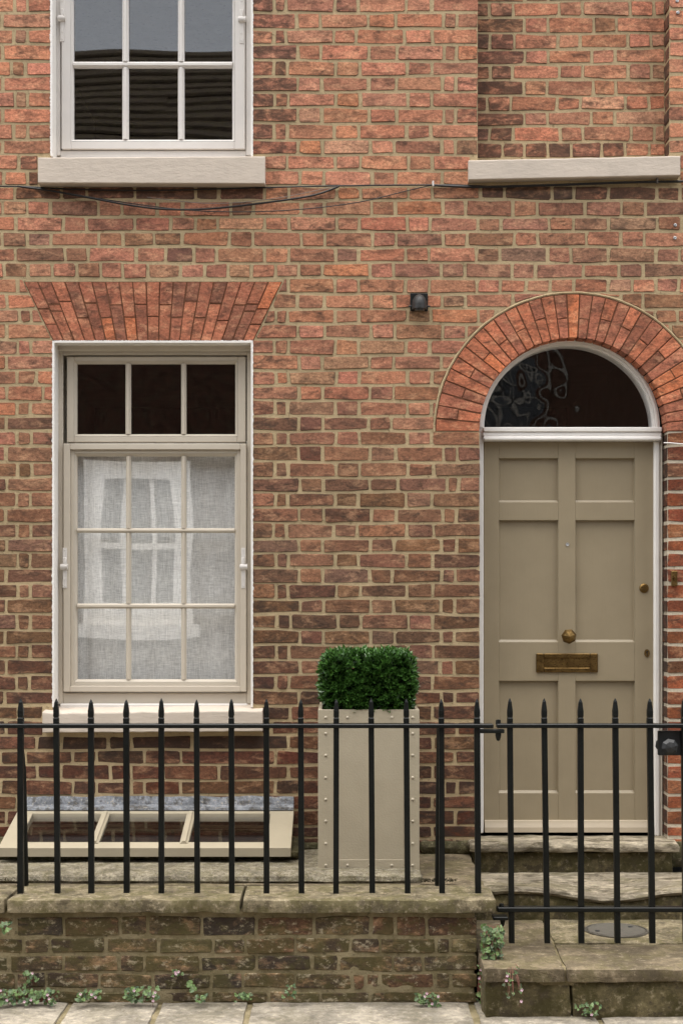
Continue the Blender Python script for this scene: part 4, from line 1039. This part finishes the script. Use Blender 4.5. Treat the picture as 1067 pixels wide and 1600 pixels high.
m = MB(); rough(m, 1.565, 2.2, -.857, -.30, .135, .190, .03, .003, .006, sd=37); m.build('landing_slab', M['york'], st)
m = MB(); rough(m, .55, .884, -1.262, -.4, -.02, .138, .024, .006, .005, sd=41); m.build('landing_riser', M['moss_stone'], st)
m = MB(); rough(m, .886, 2.2, -1.264, -.4, -.02, .138, .024, .006, .005, sd=47); m.build('landing_riser', M['moss_stone'], st)
m = MB(); m.box(.56, 2.19, -1.258, -.31, .12, .178); m.build('joint_mortar', M['mortar_old'], st)
cc = thing('coal_hole_cover', (PX(962, -.645), -.645, .19), 'round cast iron coal hole cover set in the landing before the door', 'cover')
m = MB(); co = (PX(962, -.645), -.645, .187); m.lathe([(.0, .0), (.136, .0), (.136, .009), (.128, .010), (.127, .008), (0, .008)], co, 'z', 40); m.build('plate', M['iron_cover'], cc)
m = MB()
for i in range(-9, 10):
    y = i * .013; w = math.sqrt(max(0, .120 ** 2 - y * y)) if abs(y) < .120 else 0
    if w > .01: m.box(co[0] - w, co[0] + w, co[1] + y - .003, co[1] + y + .003, .1945, .1972, .0008)
m.build('tread_ribs', M['iron_cover'], cc)
m = MB()
for (dx, dy) in ((-.085, -.03), (.07, .05), (0, 0)): m.lathe([(.0, 0), (.010, 0), (.010, .003), (0, .003)], (co[0] + dx, co[1] + dy, .1968), 'z', 12)
m.build('lift_hole', M['black'], cc)

# ------------------------------------------------------------------ pavement and road
pv = MB(); pv.add([(-6, -2.6, -.012), (6, -2.6, -.012), (6, -.9, -.012), (-6, -.9, -.012)], [(0, 1, 2, 3)])
pave = tag(pv.build('pavement', M['mortar_old'], fix=False), kind='structure')
xs = [-3.4, -2.6, -1.99, PX(100, -1.2), PX(244, -1.2), PX(387, -1.2), PX(741, -1.2), PX(930, -1.2), 1.72, 2.4, 3.2]
for row, (y0, y1) in enumerate(((-1.82, -1.01), (-2.55, -1.83))):
    for a, b_ in zip(xs[:-1], xs[1:]):
        o_ = row * .33
        m = MB(); rough(m, a + .008 + o_, b_ - .008 + o_, y0, y1 - .006, -.05, .0, .06, .003, .006, sd=a * 3 + row); m.build('paving_slab', M['paving'], pave)
m = MB(); m.add([(-200, -300, -.11), (200, -300, -.11), (200, 300, -.11), (-200, 300, -.11)], [(0, 1, 2, 3)]); tag(m.build('ground', M['asphalt'], fix=False), kind='structure')
m = MB(); rough(m, -6, 6, -2.78, -2.60, -.12, -.004, .12, .003, .01); tag(m.build('kerb', M['york']), kind='structure')

# ------------------------------------------------------------------ weeds
def weed(name, px, py, y, spread, n, label, size=.016, flowers=0, hang=False, cat='plant', up=.05):
    base = Vector((PX(px, y), y, PZ(py, y))); r = random.Random(int(px * 7 + py))
    t = thing(name, base, label, cat, 'weeds growing in the joints of wall and paving'); lv = MB(); sv = MB(); fv = MB()
    for i in range(n):
        a = r.uniform(-1, 1); d = Vector((a * spread, r.uniform(-.05, .0), (-r.random() * up * 1.0 if hang else r.random() * up)))
        p = base + d; q = base + Vector((d.x * .6, .006, 0 if not hang else d.z * .5))
        sv.tube([q, (p + q) / 2 + Vector((0, -.008, .006)), p], .0008, 4, cap=False)
        k = r.random(); nn = Vector((r.uniform(-.6, .6), -1, r.uniform(.2, 1.2))).normalized(); u = nn.cross(Vector((r.uniform(-1, 1), .2, r.uniform(-1, 1)))).normalized(); w = nn.cross(u)
        L = size * r.uniform(.5, 1.15); N = 9; vv = [p]
        for j in range(N):
            an = 2 * math.pi * j / N; rr = L * .62 * (1 + .22 * math.cos(5 * an)) * (.35 if j == 0 else 1); vv.append(p + u * rr * math.cos(an) + w * rr * math.sin(an) + nn * L * .13 * (1 if j % 2 else -.3))
        lv.add(vv, [(0, 1 + j, 1 + (j + 1) % N) for j in range(N)], (k, k, k, 1), True)
    for i in range(flowers):
        p = base + Vector((r.uniform(-1, 1) * spread, -.055, (r.random() * up * 1.1 + .008) * (-1 if hang else 1)))
        for j in range(5):
            an = j * 1.256; fv.add([p, p + Vector((.006 * math.cos(an - .4), -.003, .006 * math.sin(an - .4))), p + Vector((.006 * math.cos(an + .4), -.003, .006 * math.sin(an + .4)))], [(0, 1, 2)])
        sv.tube([p, p + Vector((r.uniform(-.01, .01), .03, -.03))], .0009, 4, cap=False)
    lv.build('leaves', M['weed_leaf'], t, fix=False); sv.build('stem', M['weed_stem'], t)
    if fv.v: tag(fv.build('flowers', M['flower'], t, fix=False), kind='stuff')
    return t
weed('weed', 45, 1566, -1.10, .125, 120, 'widest patch of weeds along the wall foot at far left', .017, 8, up=.055)
weed('weed', 50, 1540, -1.065, .03, 22, 'small reddish weed climbing bricks above the widest weed patch', .013, 1, up=.06)
weed('weed', 142, 1562, -1.10, .045, 40, 'weed clump with pink flowers second from the left at the wall foot', .016, 3, up=.045)
weed('weed', 222, 1562, -1.10, .065, 60, 'weed clump with a reddish stem third along the wall foot', .017, 4, up=.05)
weed('weed', 279, 1522, -1.06, .02, 18, 'tiny flowering weed rooted halfway up the mossy bricks', .013, 3, up=.02)
weed('weed', 300, 1545, -1.06, .022, 9, 'broad leaved seedling on the lowest bricks right of the flowering weed', .02, 0, up=.03)
weed('weed', 316, 1562, -1.10, .02, 16, 'small green weed below the broad leaved seedling', .014, 0, up=.03)
weed('weed', 381, 1560, -1.10, .03, 16, 'small weed at the wall foot left of its middle', .014, 0, up=.025)
weed('weed', 452, 1556, -1.09, .025, 18, 'lone weed beside a pale brick at the foot of the wall', .013, 0, up=.05)
weed('weed', 668, 1570, -1.10, .05, 46, 'weed clump at the wall foot just left of the steps', .014, 4, up=.05)
weed('weed', 918, 1583, -1.27, .05, 40, 'weed clump against the landing base below the gate', .012, 1, up=.045)
weed('weed', 768, 1445, -1.10, .04, 120, 'bright green plant hanging under the coping end by the gate hinge', .019, 0, True, up=.15)
weed('weed', 752, 1505, -1.09, .02, 26, 'thin weed with pink flowers trailing down the wall corner', .013, 6, True, up=.16)
weed('weed', 800, 1505, -1.295, .035, 18, 'sparse trailing weed hanging over the landing edge', .012, 4, True, up=.12)
weed('weed', 8, 1440, -1.09, .03, 16, 'small plant in the wall below the coping at far left', .018, 0, True, up=.05)
m = MB(); r = random.Random(5)
for i in range(260):
    px = r.uniform(655, 712) if i > 60 else r.uniform(-20, 60); yy = -.745 + r.uniform(-.012, .010)
    p = Vector((PX(px, yy), yy, ZF + .003 + r.random() * .012)); leaf(m, p, Vector((r.uniform(-1, 1), r.uniform(-1, .4), r.uniform(.1, 1))), Vector((0, 0, 1)), .012, .006, (.1, .1, .1, 1))
tag(m.build('moss', mat_leaf('moss', rgb(58, 52, 30), rgb(84, 78, 44), .8), fix=False), kind='stuff')

# ------------------------------------------------------------------ the house across the street (seen in the panes)
oh = thing('opposite_house', (0, -10, -.1), 'dark brick house with tiled roof across the street, reflected in the panes', 'house')
yo = -8.6
m = MB(); m.box(-8, 8, yo - 5.5, yo, -.1, 5.25); m.build('wall', M['far_brick'], oh)
m = MB()
for i in range(26):
    t0, t1 = i / 26, (i + 1) / 26; z0, z1 = 5.15 + 3.25 * t0, 5.15 + 3.25 * t1; y0, y1 = yo + .25 - 3.1 * t0, yo + .25 - 3.1 * t1
    for j in range(8):
        xa, xb = -8.2 + 2.05 * j, -8.2 + 2.05 * (j + 1); w = rnd.uniform(-.01, .012)
        m.hexa([(xa, y0 + .02, z0 + w), (xb, y0 + .02, z0 + w), (xb, y1, z1 + w), (xa, y1, z1 + w)], [(xa, y0 + .02, z0 + .035 + w), (xb, y0 + .02, z0 + .035 + w), (xb, y1, z1 + .012 + w), (xa, y1, z1 + .012 + w)])
m.hexa([(-8.2, yo - 2.9, 8.35), (8.2, yo - 2.9, 8.35), (8.2, yo - 5.7, 5.2), (-8.2, yo - 5.7, 5.2)], [(-8.2, yo - 2.9, 8.4), (8.2, yo - 2.9, 8.4), (8.2, yo - 5.7, 5.25), (-8.2, yo - 5.7, 5.25)])
m.build('roof', M['tile'], oh)
for (xa, xb, za_, zb2) in ((-2.62, -1.66, 1.35, 2.98), (2.6, 3.6, 1.35, 2.9), (-6.0, -5.0, 1.35, 2.9), (1.35, 2.15, 3.2, 4.35)):
    f_ = MB(); tw = .14 if za_ < 2 else 0.0; frame_boxes(f_, xa - .06, xb + .06, za_ - .06, zb2 + .08, .06 + tw, .06 + tw, .06 + tw, .06 + tw, yo - .02, yo + .06); zc = (za_ + zb2) / 2
    f_.box(xa + .11, xb - .11, yo - .01, yo + .05, zc - .03, zc + .03)
    for u in (.36, .64): f_.box(xa + (xb - xa) * u - .022, xa + (xb - xa) * u + .022, yo - .005, yo + .04, za_ + .12, zb2 - .12)
    f_.box(xa - .14, xb + .14, yo - .02, yo + .12, za_ - .18, za_ - .062)
    fr = f_.build('window', M['white'] if za_ < 2 else M['opp_frame'], oh)
    g_ = MB(); g_.box(xa + .11, xb - .11, yo + .002, yo + .01, za_ + .12, zb2 - .12); g_.build('pane', mat_paint('opposite_pane', rgb(34, 36, 38), .35), fr)
